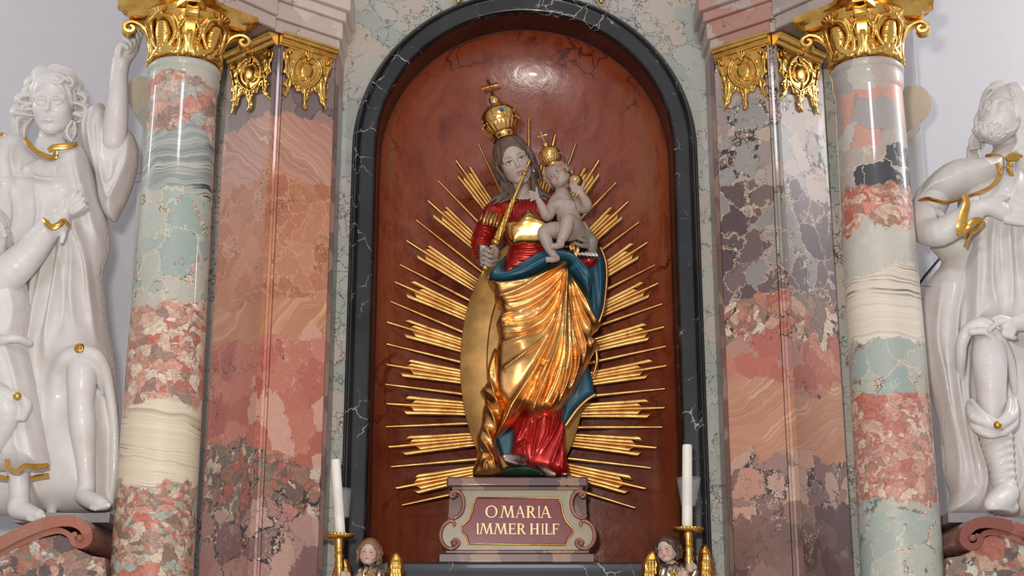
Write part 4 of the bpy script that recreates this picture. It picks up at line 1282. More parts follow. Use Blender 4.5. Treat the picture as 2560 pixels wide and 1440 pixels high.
def gold_crown(name, base_px, axis_px, Y, s, label, lean=0.0, gems=True, simple=False):
    """base and cross tip in px; s = px scale"""
    b, tp = P(*base_px, Y), P(*axis_px, Y + lean)
    ax = (tp - b) / np.linalg.norm(tp - b); m = mpp(*base_px, Y) * s
    root = empty(name, b, label, 'crown', 'gilded crowns')
    mb = MB(); a_, e1, e2 = lathe_axis(mb, [(27, .0), (30, .5), (30.5, 2), (29.5, 4), (29.5, 10), (31, 11.5), (31, 13), (28, 14), (26, 13), (26, 1)] and [(r * m, t * m) for r, t in [(24, -1), (30, -.5), (31, 1), (29.6, 3), (29.6, 10), (31, 11.5), (31, 13.5), (26, 14.5)]], b, ax, 56)
    mb.build('band', M['gold_crown'], root, smooth=True, sharp=45)
    mb = MB(); lathe_axis(mb, [(r * m, t * m) for r, t in [(26, 13.5), (31, 14.5), (35, 19), (39, 25), (43, 31), (46, 36), (47, 38), (44, 40), (30, 40)]], b, ax, 160, lambda a, t: .05 * abs(math.sin(a * 12)) * (1 if 16 * m < t < 36 * m else 0))
    bk = mb.build('fluted_basket', M['gold_crown'], root, smooth=True, sharp=60)
    mb = MB()
    for k in range(34):
        a = 2 * math.pi * k / 34
        mb.ball(b + ax * 39.5 * m + 46.5 * m * (math.cos(a) * e1 + math.sin(a) * e2), 2.6 * m, 8, 6)
    mb.build('bead_rim', M['gold_crown'], root, smooth=True)
    mb = MB(); lathe_axis(mb, [(r * m, t * m) for r, t in [(42, 39.5), (44.5, 44), (46, 50), (46.5, 57), (45, 64), (41.5, 71), (35.5, 78), (27, 84), (15, 88), (3, 89)]], b, ax, 56)
    mb.build('dome', M['gold_crown'], root, smooth=True, sharp=60)
    mb = MB()
    for dr in (-1, 1):
        pts = []
        for i in range(15):
            q = math.pi * i / 14
            pts.append(b + ax * (44 + 46 * math.sin(q)) * m + (46.5 * math.cos(q)) * m * (e1 * .25 * dr + e2 * .97) + e1 * dr * 15 * math.sin(q) * m)
        mb.tube(pts, 2.2 * m, 8)
    mb.build('arch_ribs', M['gold_crown'], root, smooth=True)
    mb = MB(); mb.ball(b + ax * 101 * m, 14.5 * m, 24, 16); mb.build('orb_ball', M['gold_crown'], root, smooth=True)
    # cross, turned to the viewer
    mb = MB(); u = np.array([ax[2], 0, -ax[0]]); u /= np.linalg.norm(u)
    def bar(p0, p1, w0, w1):
        mb.tube([p0, p0 + (p1 - p0) * .25, p0 + (p1 - p0) * .75, p1], [w1, w0, w0, w1], 4 if not simple else 8)
    L0 = np.linalg.norm(tp - b) / m
    p0 = b + ax * 113 * m; p1 = b + ax * L0 * m; mid = p0 + (p1 - p0) * .62
    bar(p0, p1, 3.4 * m, 4.4 * m); bar(mid - u * 20 * m, mid + u * 20 * m, 3.4 * m, 4.6 * m)
    mb.build('cross', M['gold_crown'], root, smooth=False)
    if gems:
        G = {'blue': mat_plain('blue_gem', c(16, 92, 140), .15, 0, None, .05, coat=.5), 'dark': mat_plain('garnet_gem', c(70, 12, 24), .15, 0, None, .05, coat=.5), 'olive': mat_plain('olive_gem', c(130, 110, 30), .2, 0, None, .05, coat=.5)}
        vd = np.array([0, -1.0, 0]); 
        for (aa, t, cc, r_) in ((8, 58, 'blue', 5.2), (-12, 86, 'blue', 4.6), (52, 56, 'olive', 4.6), (-68, 52, 'olive', 4.2), (-38, 80, 'dark', 3.4), (30, 80, 'dark', 3.4), (20, 7, 'dark', 3.6), (-26, 7, 'dark', 3.6), (62, 7, 'dark', 3.6), (-70, 7, 'dark', 3.6)):
            rad = np.interp(t, [0, 13, 40, 57, 71, 84, 88], [30, 30, 44, 46.5, 41.5, 27, 15])
            f0 = vd - ax * np.dot(vd, ax); f0 /= np.linalg.norm(f0); f1 = np.cross(ax, f0)
            if np.dot(f1, [1, 0, 0]) < 0: f1 = -f1
            dirr = math.cos(R(aa)) * f0 + math.sin(R(aa)) * f1
            mg = MB(); mg.ball(b + ax * t * m + dirr * rad * m, r_ * m, 14, 10); mg.build('gem', G[cc], root, smooth=True)
    return root


# ------------------------------------------------------------------ the crowned woman
YM = .055
MAD = empty('crowned_woman_statue', P(1310, 1190, .1), 'crowned woman statue in red dress and gold drapery holding the child', 'statue')
SKIN, LIP, CHEEK = c(182, 163, 151), c(156, 84, 72), c(178, 126, 112)
M['hair_brown'] = mat_plain('painted_brown_hair', c(98, 78, 66), .5, 0, (60, .2), .16)

hs = 128 * mpp(1290, 405, .0)
mh, mhf = place_head('head', 'adult', P(1285, 402, .0), hs * .97, (19, -22, -3), M['paint'], MAD, lambda v: face_paint(v, SKIN, LIP, CHEEK, c(120, 92, 76), c(96, 92, 84), blush=.4))

# neck and breast
s = Sculpt(.003)
s.chain([(1298, 446, .03, 20), (1306, 478, .045, 20), (1308, 505, .05, 30)], .01)
s.ell((1308, 512, .05), (48, 34, 26), .02)
s.build('neck', M['paint'], mh, lambda v: np.tile(np.array([*SKIN[:3], 1]), (len(v), 1)))

# hair: waved strands on both sides of the face and over the shoulders
def waved(s, pts, n, spread, seed, rr=3.2, amp=3.0):
    rd = random.Random(seed)
    q = catmull(pts, 8)
    for k in range(n):
        ph = rd.uniform(0, 6.28); ox, oy, oz = (rd.uniform(-1, 1) * spread for _ in range(3))
        out = []
        for i, p in enumerate(q):
            t = i / (len(q) - 1)
            w = amp * math.sin(ph + t * 11)
            out.append((p[0] + ox * p[3] + w * .8, p[1] + oy * p[3] * .6, p[2] + (oz * p[3]) * .0018 + w * .0009, rr * (1 - .35 * t)))
        s.chain(out, .0035)
    return s

def ellv(u, v, w, ctr, rad):
    a, b, d = (u - ctr[0]) / rad[0], (v - ctr[1]) / rad[1], (w - ctr[2]) / rad[2]
    k0 = np.sqrt(a * a + b * b + d * d); k1 = np.sqrt((a / rad[0]) ** 2 + (b / rad[1]) ** 2 + (d / rad[2]) ** 2) + 1e-6
    return k0 * (k0 - 1) / k1


def hair_cap(s, f, line=.27, grow=.035):
    """hair mass over the skull with an oval opening for the face"""
    def fn(u, v, w):
        d = ellv(u, v, w, (0, .06, .14), (.335 + grow, .42 + grow, .36 + grow))
        d = d + .009 * np.sin(62 * v + 5 * np.sin(7 * w) + 9 * u * u) + .006 * np.sin(23 * v + 8 * w)
        o = ellv(u, v, w, (0, -.46, line - .34), (.30, .36, .37))
        return np.maximum(d, -o)
    s.local(fn, f.H, .75, .01)


def head_hair(s, f, size, seed, long=None, n=12, top=.37, part=0.0, vol=.335, rr=.042, amp=.022, low=-.30, cap=True):
    """parted, waved hair in the frame of a head; f maps head units to the world"""
    rd = random.Random(seed)
    W = lambda p, r: (*f(p), r * size)
    if cap: hair_cap(s, f)
    s.local(lambda u, v, w: ellv(u, v, w, (0, .14, -.12), (.33, .28, .40)), f.H, .75, .01)
    for g in (-1, 1):
        for k in range(n):
            u = k / (n - 1)                               # 0 = front strand, 1 = back strand
            ph = rd.uniform(0, 6.28)
            y0 = -.235 + .42 * u
            pts = []
            for i in range(15):
                t = i / 14
                ang = t * 1.0
                x = g * (part * 0 + .03 + (vol + .03 * u) * math.sin(min(1, t * 1.55) * math.pi / 2) ** .8)
                z = top + .03 * u - (top - low) * t ** 1.35
                y = y0 + .04 * math.sin(t * 3.1) + (.14 * t * (1 - u)) - .05 * math.sin(t * math.pi) * (1 - u)
                w = amp * math.sin(ph + t * 13)
                pts.append(W((x + w * g, y + w, z + .4 * w), rr * (1.0 - .25 * t)))
            s.chain(pts, .004, 0, 'u', True)
    return s


s = Sculpt(.0026)
head_hair(s, mhf, hs, 4, low=-.56, n=10, rr=.036, amp=.036)
for (pts, n, sd) in (([(1258, 440, .02, 7), (1262, 466, .01, 8), (1262, 482, .0, 9), (1246, 496, -.01, 10), (1230, 510, .0, 8)], 9, 11), ([(1262, 450, .03, 6), (1278, 480, -.0, 9), (1262, 498, -.02, 10), (1248, 506, -.01, 8)], 7, 12),
                     ([(1334, 436, .02, 8), (1338, 462, .01, 8), (1352, 480, .0, 9), (1378, 494, -.005, 9)], 9, 13), ([(1332, 448, .02, 6), (1340, 478, -.0, 9), (1362, 500, -.01, 9)], 7, 14)):
    waved(s, pts, n, .9, sd, 4.0, 2.6)
s.build('hair', M['hair_brown'], mh)

# dress
s = Sculpt(.0032)
tor = [(1232, 506), (1262, 498), (1290, 498), (1330, 498), (1366, 500), (1392, 512), (1398, 545), (1384, 585), (1378, 612), (1392, 640), (1404, 670), (1380, 690), (1300, 706), (1252, 704), (1246, 688), (1256, 660), (1268, 632), (1272, 612), (1262, 588), (1254, 560), (1238, 535)]
fl = []
for i, x in enumerate(range(1276, 1372, 9)):
    fl.append(([(x, 502), (x + (x - 1320) * -.08, 526), (1320 + (x - 1320) * .8, 552)], 2.6, .006, 'out'))
for i in range(8):
    y = 622 + i * 10
    fl.append(([(1380 - i * 5, y - 4), (1330, y + 8 + i), (1262 - i, y + 2 + i * 3)], 3.2, .008, 'both'))
s.relief(tor, YM, .10, .10, .07, fl, [(1318, 560, 40, 34, .02)], 3, fade=.008)
s.build('red_bodice', M['red_lacquer'], MAD)

# right sleeve with ribbed cloth, gilded slashed band, silver cuff
s = Sculpt(.003)
s.chain([(1248, 516, .05, 20), (1234, 530, .035, 26), (1216, 566, .02, 25), (1205, 598, -.01, 27), (1203, 622, -.05, 25), (1207, 640, -.08, 20)], .01, 4)
pa, pb = P(1216, 566, .0), P(1206, 636, -.06)
def ribs(X, Y, Z):
    t = (Z + .25 * X - .35 * Y)
    return (.0028 + .0014 * np.sin(X * 55 + Z * 31)) * np.sin(t * 2 * np.pi / .0175 + 2.6 * np.sin(X * 34 + 2 * np.sin(Z * 40))) * (Z < P(1216, 560, 0)[2])
s.disp(P(1160, 660, -.2), P(1275, 540, .12), ribs)
s.build('right_sleeve', M['red_lacquer'], MAD)
s = Sculpt(.003)
for i in range(7):
    u = i / 6
    x0, y0 = 1206 + u * 48, 533 + u * 9
    s.chain([(x0 + 6, y0 - 6, .02 - .06 * math.sin(math.pi * u), 5), (x0 - 2, y0 + 14, .0 - .075 * math.sin(math.pi * u), 6.5), (x0 - 5, y0 + 26, .0 - .07 * math.sin(math.pi * u), 4)], .003, 3)
s.build('slashed_sleeve_band', M['gold_drape'], MAD)
s = Sculpt(.0026)
for i in range(7):
    a = i / 6
    s.chain([(1190 + 6 * a, 622 + i * 5, -.05 - .03 * math.sin(math.pi * a), 5), (1202 + 4 * a, 616 + i * 6.2, -.115, 5), (1226 + a * 2, 622 + i * 6, -.11, 4.5)], .004, 4)
s.chain([(1206, 632, -.07, 18), (1210, 650, -.09, 17)], .01)
s.build('right_cuff', M['silver'], MAD)

# right hand closed round the sceptre
def skin_col(cc): return lambda v: np.tile(np.array([*cc[:3], 1], np.float32), (len(v), 1))
HANDC = c(150, 134, 124)
s = Sculpt(.0022)
s.ell((1228, 650, -.1), (17, 16, 20), .008, (0, 25, 0))
s.chain([(1208, 640, -.085, 13), (1226, 650, -.1, 14)], .01)
for (k0, k1, k2, k3) in (((1238, 632, -.125), (1226, 630, -.158), (1212, 622, -.162), (1207, 630, -.15)),
                         ((1240, 641, -.125), (1226, 642, -.162), (1209, 633, -.166), (1203, 640, -.152)),
                         ((1240, 651, -.12), (1226, 654, -.16), (1208, 645, -.164), (1202, 652, -.15)),
                         ((1236, 660, -.115), (1224, 664, -.152), (1208, 656, -.156), (1204, 662, -.145))):
    s.chain([(*k0, 5.2), (*k1, 5.0), (*k2, 4.6), (*k3, 4.0)], .003, 4)
s.chain([(1236, 640, -.11, 7), (1242, 628, -.14, 6), (1236, 618, -.155, 5), (1228, 616, -.16, 4.2)], .005, 3)
s.build('right_hand', M['paint'], MAD, skin_col(HANDC))

# left forearm, cuff and open hand that carries the child
s = Sculpt(.003)
s.chain([(1400, 520, .05, 20), (1440, 580, .07, 22), (1466, 640, .05, 22), (1478, 645, .0, 17)], .01, 4)
s.chain([(1448, 662, .02, 20), (1472, 650, .0, 20)], .01)
s.build('left_sleeve', M['red_lacquer'], MAD)
s = Sculpt(.0026)
for i in range(6):
    x = 1446 + i * 9
    s.chain([(x - 4, 624 + 1.2 * abs(i - 2), -.045, 4.6), (x + 2, 636 + .8 * i, -.055, 4.8), (x + 5, 646, -.03, 4)], .004, 3)
s.chain([(1452, 634, -.02, 10), (1488, 634, -.02, 11)], .006)
s.build('left_cuff', M['silver'], MAD)
s = Sculpt(.0022)
s.chain([(1476, 634, -.02, 15), (1478, 604, -.04, 17)], .01)
s.ell((1474, 602, -.04), (19, 11, 22), .008, (0, -15, 0))
for pts in (((1478, 590, -.055), (1462, 578, -.085), (1447, 572, -.1)), ((1474, 596, -.06), (1457, 588, -.092), (1438, 583, -.105)), ((1470, 606, -.06), (1456, 600, -.094), (1437, 590, -.108)), ((1470, 616, -.055), (1454, 614, -.085), (1436, 608, -.1)), ((1478, 588, -.045), (1468, 572, -.06), (1460, 557, -.065))):
    s.chain([(*pts[0], 6.4), (*pts[1], 5.6), (*pts[2], 4.4)], .004, 4)
s.build('left_hand', M['paint'], MAD, skin_col(c(136, 124, 112)))

# silver collar
s = Sculpt(.0025)
for dy in (0, 5):
    s.chain([(1256, 496 + dy, .02, 4), (1280, 503 + dy, -.015, 4), (1306, 505 + dy, -.02, 4), (1330, 501 + dy, -.01, 4), (1346, 493 + dy, .02, 4)], .003, 4)
s.build('collar', M['silver'], MAD)

# gilded breastplate
s = Sculpt(.0028)
bp = [(1262, 557), (1286, 551), (1302, 537), (1319, 523), (1334, 527), (1349, 540), (1366, 548), (1384, 552), (1388, 585), (1374, 604), (1336, 611), (1304, 610), (1283, 614), (1271, 601), (1262, 578)]
s.relief(bp, -.07, .04, .05, .07, [([(1268, 604), (1304, 604), (1340, 604), (1376, 596)], 3, .004)], [(1312, 556, 26, 24, .02), (1352, 560, 24, 24, .014)], 2, fade=.03)
s.build('breastplate', M['gold_crown'], MAD)

# blue mantle: hanging side, waist roll, lower flap
s = Sculpt(.0036)
mant = [(1352, 498), (1392, 500), (1420, 520), (1452, 560), (1490, 610), (1512, 650), (1516, 690), (1513, 740), (1508, 775), (1498, 806), (1484, 800), (1470, 830), (1400, 840), (1390, 700), (1360, 560)]
mf = [([(1470, 640), (1478, 710), (1486, 790)], 6, .014), ([(1495, 630), (1500, 700), (1500, 780)], 5, .012), ([(1455, 660), (1462, 740), (1474, 800)], 5, -.01), ([(1440, 600), (1450, 690)], 6, .012)]
s.relief(mant, .085, .045, .05, .05, mf, [], 3)
s.build('mantle_fall', M['blue'], MAD)
s = Sculpt(.003)
roll = [(1222, 690), (1240, 668), (1266, 640), (1262, 680), (1290, 668), (1330, 642), (1368, 626), (1400, 624), (1432, 640), (1462, 662), (1482, 690), (1478, 720), (1470, 750), (1452, 716), (1432, 692), (1416, 684), (1424, 664), (1398, 656), (1372, 668), (1340, 688), (1302, 702), (1264, 708), (1232, 706)]
rf = [([(1250, 696), (1300, 682), (1350, 654), (1396, 638)], 4, .016), ([(1262, 703), (1310, 692), (1356, 668), (1392, 648)], 3.4, .014), ([(1275, 684), (1320, 660), (1370, 634)], 3.4, .012), ([(1405, 632), (1440, 654), (1466, 690)], 4, .016), ([(1410, 650), (1440, 676), (1460, 712)], 4, .012), ([(1228, 692), (1250, 668)], 4, .014)]
s.relief(roll, -.035, .075, .03, .13, rf, [], 3)
s.build('mantle_waist_roll', M['blue'], MAD)
s = Sculpt(.0034)
s.relief([(1436, 896), (1468, 906), (1478, 940), (1488, 986), (1466, 1002), (1440, 1028), (1414, 1066), (1400, 1060), (1404, 1000)], YM + .02, .045, .03, .05, [([(1455, 920), (1440, 1000)], 8, .008)], [], 0)
s.build('mantle_hem', M['blue'], MAD)
s = Sculpt(.0034)
s.relief([(1236, 1090), (1262, 1080), (1290, 1070), (1282, 1150), (1262, 1150), (1250, 1140)], YM + .02, .04, .02, .04, [], [], 0)
s.build('mantle_hem', M['blue'], MAD)
# gilded mantle borders
mb = MB(); pts = [(*p_, ) for p_ in catmull([P(1500, 618, .05), P(1513, 650, .04), P(1517, 690, .035), P(1513, 740, .035), P(1508, 775, .035), P(1497, 806, .04)], 6)]
mb.tube(pts, .0075, 8); mb.build('mantle_border', M['gold_drape'], MAD, smooth=True)
mb = MB(); pts = catmull([P(1489, 986, .0), P(1466, 1001, -.005), P(1440, 1027, -.005), P(1413, 1066, .0)], 6); mb.tube(pts, .0075, 8, flat=.6); mb.build('hem_border', M['gold_drape'], MAD, smooth=True)
mb = MB(); pts = catmull([P(1490, 870, .02), P(1492, 905, .03), P(1482, 940, .03)], 5); mb.tube(pts, [.004 + .004 * math.sin(math.pi * i / 10) for i in range(11)], 8)
mb.build('mantle_border', M['gold_drape'], MAD, smooth=True)

# gold drapery
s = Sculpt(.0035)
dr = [(1216, 692), (1226, 702), (1262, 707), (1300, 700), (1338, 688), (1372, 666), (1398, 652), (1426, 661), (1420, 684), (1432, 692), (1454, 716), (1470, 742), (1477, 766), (1487, 791), (1500, 815), (1486, 829), (1480, 846), (1494, 856), (1489, 874), (1468, 915), (1440, 974), (1411, 1012), (1394, 1031), (1373, 1039), (1361, 1033), (1351, 1044), (1332, 1048), (1322, 1036), (1312, 1022), (1292, 1049), (1268, 1072), (1238, 1098), (1252, 1058), (1258, 1012), (1240, 985), (1238, 930), (1240, 880), (1246, 845), (1240, 812), (1250, 786), (1250, 764), (1238, 758), (1234, 726), (1222, 712)]
F0 = (1416, 688)
def fan(pts, w, a): return ([F0] + pts, w, a, 'in')
gf = [([(1424, 664), (1380, 690), (1310, 712), (1232, 712)], 8, .024, 'both'),
      ([(1410, 672), (1350, 708), (1290, 738), (1240, 752)], 7.5, .024, 'both'),
      ([(1414, 680), (1365, 726), (1300, 758), (1246, 764)], 5, .015, 'both'),
      fan([(1376, 742), (1316, 784), (1254, 798)], 8, .022), fan([(1382, 768), (1326, 816), (1250, 826)], 7, .022),
      fan([(1386, 792), (1332, 846), (1250, 872)], 7, .018), fan([(1388, 812), (1336, 880), (1262, 930)], 6, .014),
      fan([(1390, 820), (1336, 940), (1284, 1020), (1246, 1088)], 11, .034), fan([(1396, 840), (1354, 940), (1306, 1010)], 6, .014),
      fan([(1400, 850), (1366, 950), (1326, 1044)], 11, .036), fan([(1408, 860), (1390, 950), (1350, 1030)], 6, .018),
      fan([(1414, 860), (1404, 960), (1374, 1034)], 10, .034), fan([(1424, 850), (1426, 930), (1398, 1014)], 7, .022),
      fan([(1432, 840), (1446, 910), (1428, 980)], 9, .03), fan([(1442, 810), (1462, 870), (1458, 920)], 6, .02),
      fan([(1452, 780), (1478, 830), (1482, 868)], 7, .024), fan([(1456, 750), (1488, 806)], 5, .016),
      ([(1330, 930), (1302, 985), (1250, 1062)], 5, .012, 'both'), ([(1262, 770), (1290, 790), (1340, 782)], 3.5, -.01), ([(1256, 806), (1300, 812), (1350, 790)], 3.5, -.01), ([(1254, 838), (1300, 842), (1344, 820)], 3.5, -.009),
      ([(1304, 1030), (1330, 980), (1356, 920)], 4.5, -.022, 'both'), ([(1346, 1040), (1370, 980), (1386, 920)], 4.5, -.02, 'both'), ([(1392, 1024), (1410, 960), (1416, 890)], 4, -.018, 'both'), ([(1424, 976), (1436, 930), (1436, 870)], 3.5, -.014, 'both'), ([(1270, 1060), (1310, 1000), (1350, 930)], 4, -.016, 'both')]
s.relief(dr, -.03, .075, .038, .15, gf, [(1306, 885, 46, 60, .05), (1290, 960, 30, 60, .012), (1396, 900, 50, 100, .02)], 3, fade=.012)
s.build('gold_drapery', M['gold_drape'], MAD)

# twisted fall of gold cloth at her right side
s = Sculpt(.0032)
sd = [(1236, 870), (1250, 900), (1262, 960), (1266, 1020), (1254, 1060), (1240, 1102), (1246, 1140), (1256, 1172), (1252, 1192), (1182, 1192), (1194, 1136), (1190, 1098), (1202, 1066), (1206, 1028), (1212, 1004), (1200, 980), (1218, 956), (1218, 924)]
sf = [([(1236, 890), (1222, 940), (1240, 1000), (1252, 1040)], 6, .02), ([(1206, 976), (1226, 992), (1250, 1020)], 6, .02), ([(1212, 1014), (1230, 1040), (1246, 1082)], 6.5, .022), ([(1204, 1060), (1222, 1090), (1240, 1130)], 6, .02), ([(1196, 1094), (1218, 1122), (1246, 1168)], 6.5, .022),
      ([(1200, 1150), (1216, 1138), (1232, 1150), (1240, 1186)], 5, .02), ([(1208, 1188), (1212, 1164), (1222, 1160), (1228, 1186)], 4.5, .016), ([(1218, 1000), (1236, 1030)], 3, -.01), ([(1206, 1080), (1232, 1110)], 3, -.01), ([(1200, 1120), (1228, 1160)], 3, -.01)]
s.relief(sd, -.015, .055, .045, .12, sf, [(1224, 1160, 30, 30, .02)], 3)
s.build('gold_side_fall', M['gold_drape'], MAD)

# red underskirt
s = Sculpt(.0034)
us = [(1272, 1060), (1300, 1020), (1400, 1000), (1428, 980), (1416, 1050), (1414, 1100), (1418, 1150), (1424, 1189), (1390, 1192), (1310, 1180), (1276, 1160), (1272, 1110)]
uf = [([(1316, 1040), (1304, 1080), (1288, 1110)], 5, .014), ([(1350, 1046), (1340, 1100), (1330, 1150)], 4, .014), ([(1372, 1040), (1366, 1090), (1340, 1140)], 4, .014), ([(1400, 1020), (1392, 1070), (1352, 1140)], 4.5, .016), ([(1412, 1000), (1404, 1090), (1376, 1170)], 5, .016), ([(1412, 1080), (1408, 1140), (1402, 1188)], 5, .014), ([(1318, 1080), (1310, 1130), (1322, 1160)], 4, .01), ([(1330, 1060), (1322, 1120)], 3, -.012), ([(1384, 1040), (1372, 1110)], 3, -.01), ([(1286, 1126), (1316, 1108)], 4, .012)]
s.relief(us, .1, .062, .06, .045, uf, [(1320, 1120, 40, 40, .012)], 3)
s.build('red_skirt', M['red_lacquer'], MAD)

# shoes
for nm, ch in (('right_shoe', [(1312, 1146, .0, 12), (1296, 1146, -.05, 14), (1276, 1144, -.085, 11), (1262, 1142, -.1, 8)]), ('left_shoe', [(1350, 1166, .0, 10), (1364, 1176, -.03, 11), (1378, 1183, -.055, 7.5), (1386, 1185, -.065, 5)])):
    s = Sculpt(.0028); s.chain(ch, .01, 4)
    if nm == 'right_shoe': s.chain([(1264, 1150, -.1, 5), (1290, 1158, -.085, 6), (1312, 1160, -.04, 6)], .006, 3)
    else: s.chain([(1352, 1184, -.02, 4), (1372, 1188, -.05, 4), (1386, 1189, -.062, 3.5)], .006, 3); s.ell((1412, 1187, -.01), (11, 14, 6), .003)
    s.build(nm, M['silver'], MAD)

# green mound under the feet
s = Sculpt(.004)
s.relief([(1248, 1193), (1254, 1176), (1274, 1164), (1310, 1160), (1336, 1168), (1362, 1182), (1376, 1193)], .04, .1, .05, .1, [], [], 2)
s.build('grassy_mound', mat_plain('green_mound_paint', c(34, 54, 36), .6, 0, (40, .3), .25), MAD)

gold_crown('mitre_crown', (1264, 350), (1219, 199), -.005, 1.06, 'large gilded mitre crown with blue gems on the woman statue')


# ------------------------------------------------------------------ sceptre
def sceptre():
    a, b = P(1326, 398, -.19), P(1203, 692, -.135)
    root = empty('sceptre', b, 'slender gilded sceptre with chased grip in the right hand of the crowned woman', 'sceptre')
    ax = (a - b); L = np.linalg.norm(ax); m = .00186
    mb = MB(); lathe_axis(mb, [(.2 * m, 0), (2.2 * m, .004), (1.5 * m, .012), (2.8 * m, .016), (4 * m, .022), (2.2 * m, .03), (5 * m, .034), (8.5 * m, .042), (9 * m, .05), (6 * m, .058), (5 * m, .07), (5.2 * m, .16)], b, ax, 20)
    mb.build('pommel', M['trimgold'], root, smooth=True, sharp=60)
    mb = MB(); lathe_axis(mb, [(5 * m, .16), (11 * m, .163), (12.5 * m, .172), (11 * m, .182), (7 * m, .186)], b, ax, 24)
    mb.build('guard', M['trimgold'], root, smooth=True, sharp=60)
    prof = [((9.5 + .8 * math.sin(i * .9)) * m * (1 - .35 * i / 59), .186 + .205 * i / 59) for i in range(60)]
    mb = MB(); lathe_axis(mb, prof, b, ax, 36, lambda q, t: .22 * math.sin(4 * q + t * 330) * math.sin(5 * q - t * 260))
    mb.build('chased_grip', M['trimgold'], root, smooth=True)
    mb = MB(); lathe_axis(mb, [(6.2 * m, .391), (7 * m, .397), (5 * m, .404), (4.6 * m, .42), (3.4 * m, L - .1), (2.6 * m, L - .075)], b, ax, 20)
    mb.build('rod', M['trimgold'], root, smooth=True, sharp=60)
    mb = MB(); q = L - .085
    lathe_axis(mb, [(2.6 * m, q), (6 * m, q + .004), (7 * m, q + .01), (4 * m, q + .016), (2.6 * m, q + .02), (2.0 * m, L - .03), (4.4 * m, L - .024), (5 * m, L - .018), (3 * m, L - .012), (3.6 * m, L - .006), (.4 * m, L)], b, ax, 20)
    mb.build('finial', M['trimgold'], root, smooth=True, sharp=60)


sceptre()
# ------------------------------------------------------------------ the child
KID = empty('child_statue', P(1420, 590, -.08), 'naked crowned child statue with golden orb seated on the arm of the crowned woman', 'statue')
ks = 74 * mpp(1395, 440, -.1)
CSK = c(170, 150, 139)
kh, khf = place_head('head', 'baby', P(1396, 441, -.09), ks, (0, -36, -28), M['paint'], KID, lambda v: face_paint(v, CSK, c(170, 84, 70), c(186, 112, 98), c(140, 110, 92), c(96, 86, 78), -.03, .6))
s = Sculpt(.0024)
s.chain([(1400, 464, -.08, 13), (1406, 486, -.08, 17)], .012)
s.chain([(1406, 497, -.075, 24), (1414, 522, -.085, 27), (1423, 550, -.09, 30), (1430, 574, -.075, 29)], .012, 3)
for a in ((1398, 508), (1424, 512)): s.ell((a[0], a[1], -.125), (15, 6, 12), .014)
s.ell((1420, 548, -.14), (18, 6, 16), .02)
s.ball((1424, 560, -.155, 2.5), .004, 's')
# arms
s.chain([(1388, 500, -.075, 14), (1377, 524, -.11, 15.5), (1368, 540, -.13, 14), (1356, 520, -.155, 11.5), (1347, 502, -.168, 8.5)], .008, 3)
s.chain([(1434, 504, -.065, 14), (1454, 520, -.075, 15), (1467, 514, -.105, 14), (1462, 499, -.13, 11.5), (1455, 488, -.145, 9)], .008, 3)
# hand raised to the mother
s.ell((1339, 489, -.172), (10, 5.5, 11), .006, (0, -35, 0))
for pts in (((1342, 484, -.174), (1342, 476, -.178), (1341, 469, -.178)), ((1336, 484, -.176), (1330, 480, -.182), (1323, 479, -.184)), ((1334, 488, -.176), (1328, 486, -.184), (1321, 486, -.186)), ((1334, 492, -.176), (1328, 492, -.184), (1323, 494, -.184)), ((1336, 496, -.174), (1331, 499, -.18), (1327, 502, -.18))):
    s.chain([(*p_, r) for p_, r in zip(pts, (4.2, 3.6, 2.8))], .0025, 3)
# hand on the orb
s.ell((1447, 476, -.148), (12, 6, 13), .006, (0, -25, 0))
for pts in (((1443, 468, -.15), (1438, 459, -.155), (1433, 451, -.152)), ((1440, 471, -.152), (1433, 464, -.157), (1427, 457, -.152)), ((1438, 475, -.152), (1431, 470, -.157), (1425, 464, -.15)), ((1440, 480, -.15), (1434, 477, -.155), (1429, 473, -.15)), ((1454, 470, -.145), (1459, 460, -.142), (1462, 451, -.138))):
    s.chain([(*p_, r) for p_, r in zip(pts, (4.6, 4.0, 3.2))], .0025, 3)
# legs
s.chain([(1420, 580, -.09, 24), (1386, 576, -.15, 22), (1361, 581, -.18, 17.5), (1364, 596, -.18, 16), (1374, 620, -.172, 13), (1382, 634, -.172, 10), (1386, 641, -.17, 10)], .008, 3)
s.chain([(1438, 576, -.09, 25), (1429, 560, -.15, 22), (1420, 551, -.188, 18), (1416, 568, -.195, 17.5), (1408, 590, -.195, 14), (1401, 604, -.192, 10)], .008, 3)
for fx, fy, fY in ((1388, 646, -.172), (1399, 612, -.192)):
    s.chain([(fx + 4, fy, fY, 8.5), (fx - 8, fy + 3, fY - .014, 8.2), (fx - 18, fy + 3, fY - .022, 6)], .006, 3)
    for i in range(5): s.chain([(fx - 18, fy - 2 + i * 2.4, fY - .022 + abs(i - 1) * .002, 2.6), (fx - 23 + i * .6, fy - 1 + i * 2.4, fY - .022, 2.4)], .002)
s.build('body', M['paint'], KID, skin_col(CSK))
s = Sculpt(.0024)
head_hair(s, khf, ks, 8, n=7, top=.40, vol=.37, low=-.12, rr=.06, amp=.03)
s.build('hair', mat_plain('painted_fair_hair', c(150, 124, 100), .55, 0, (70, .2), .14), kh)
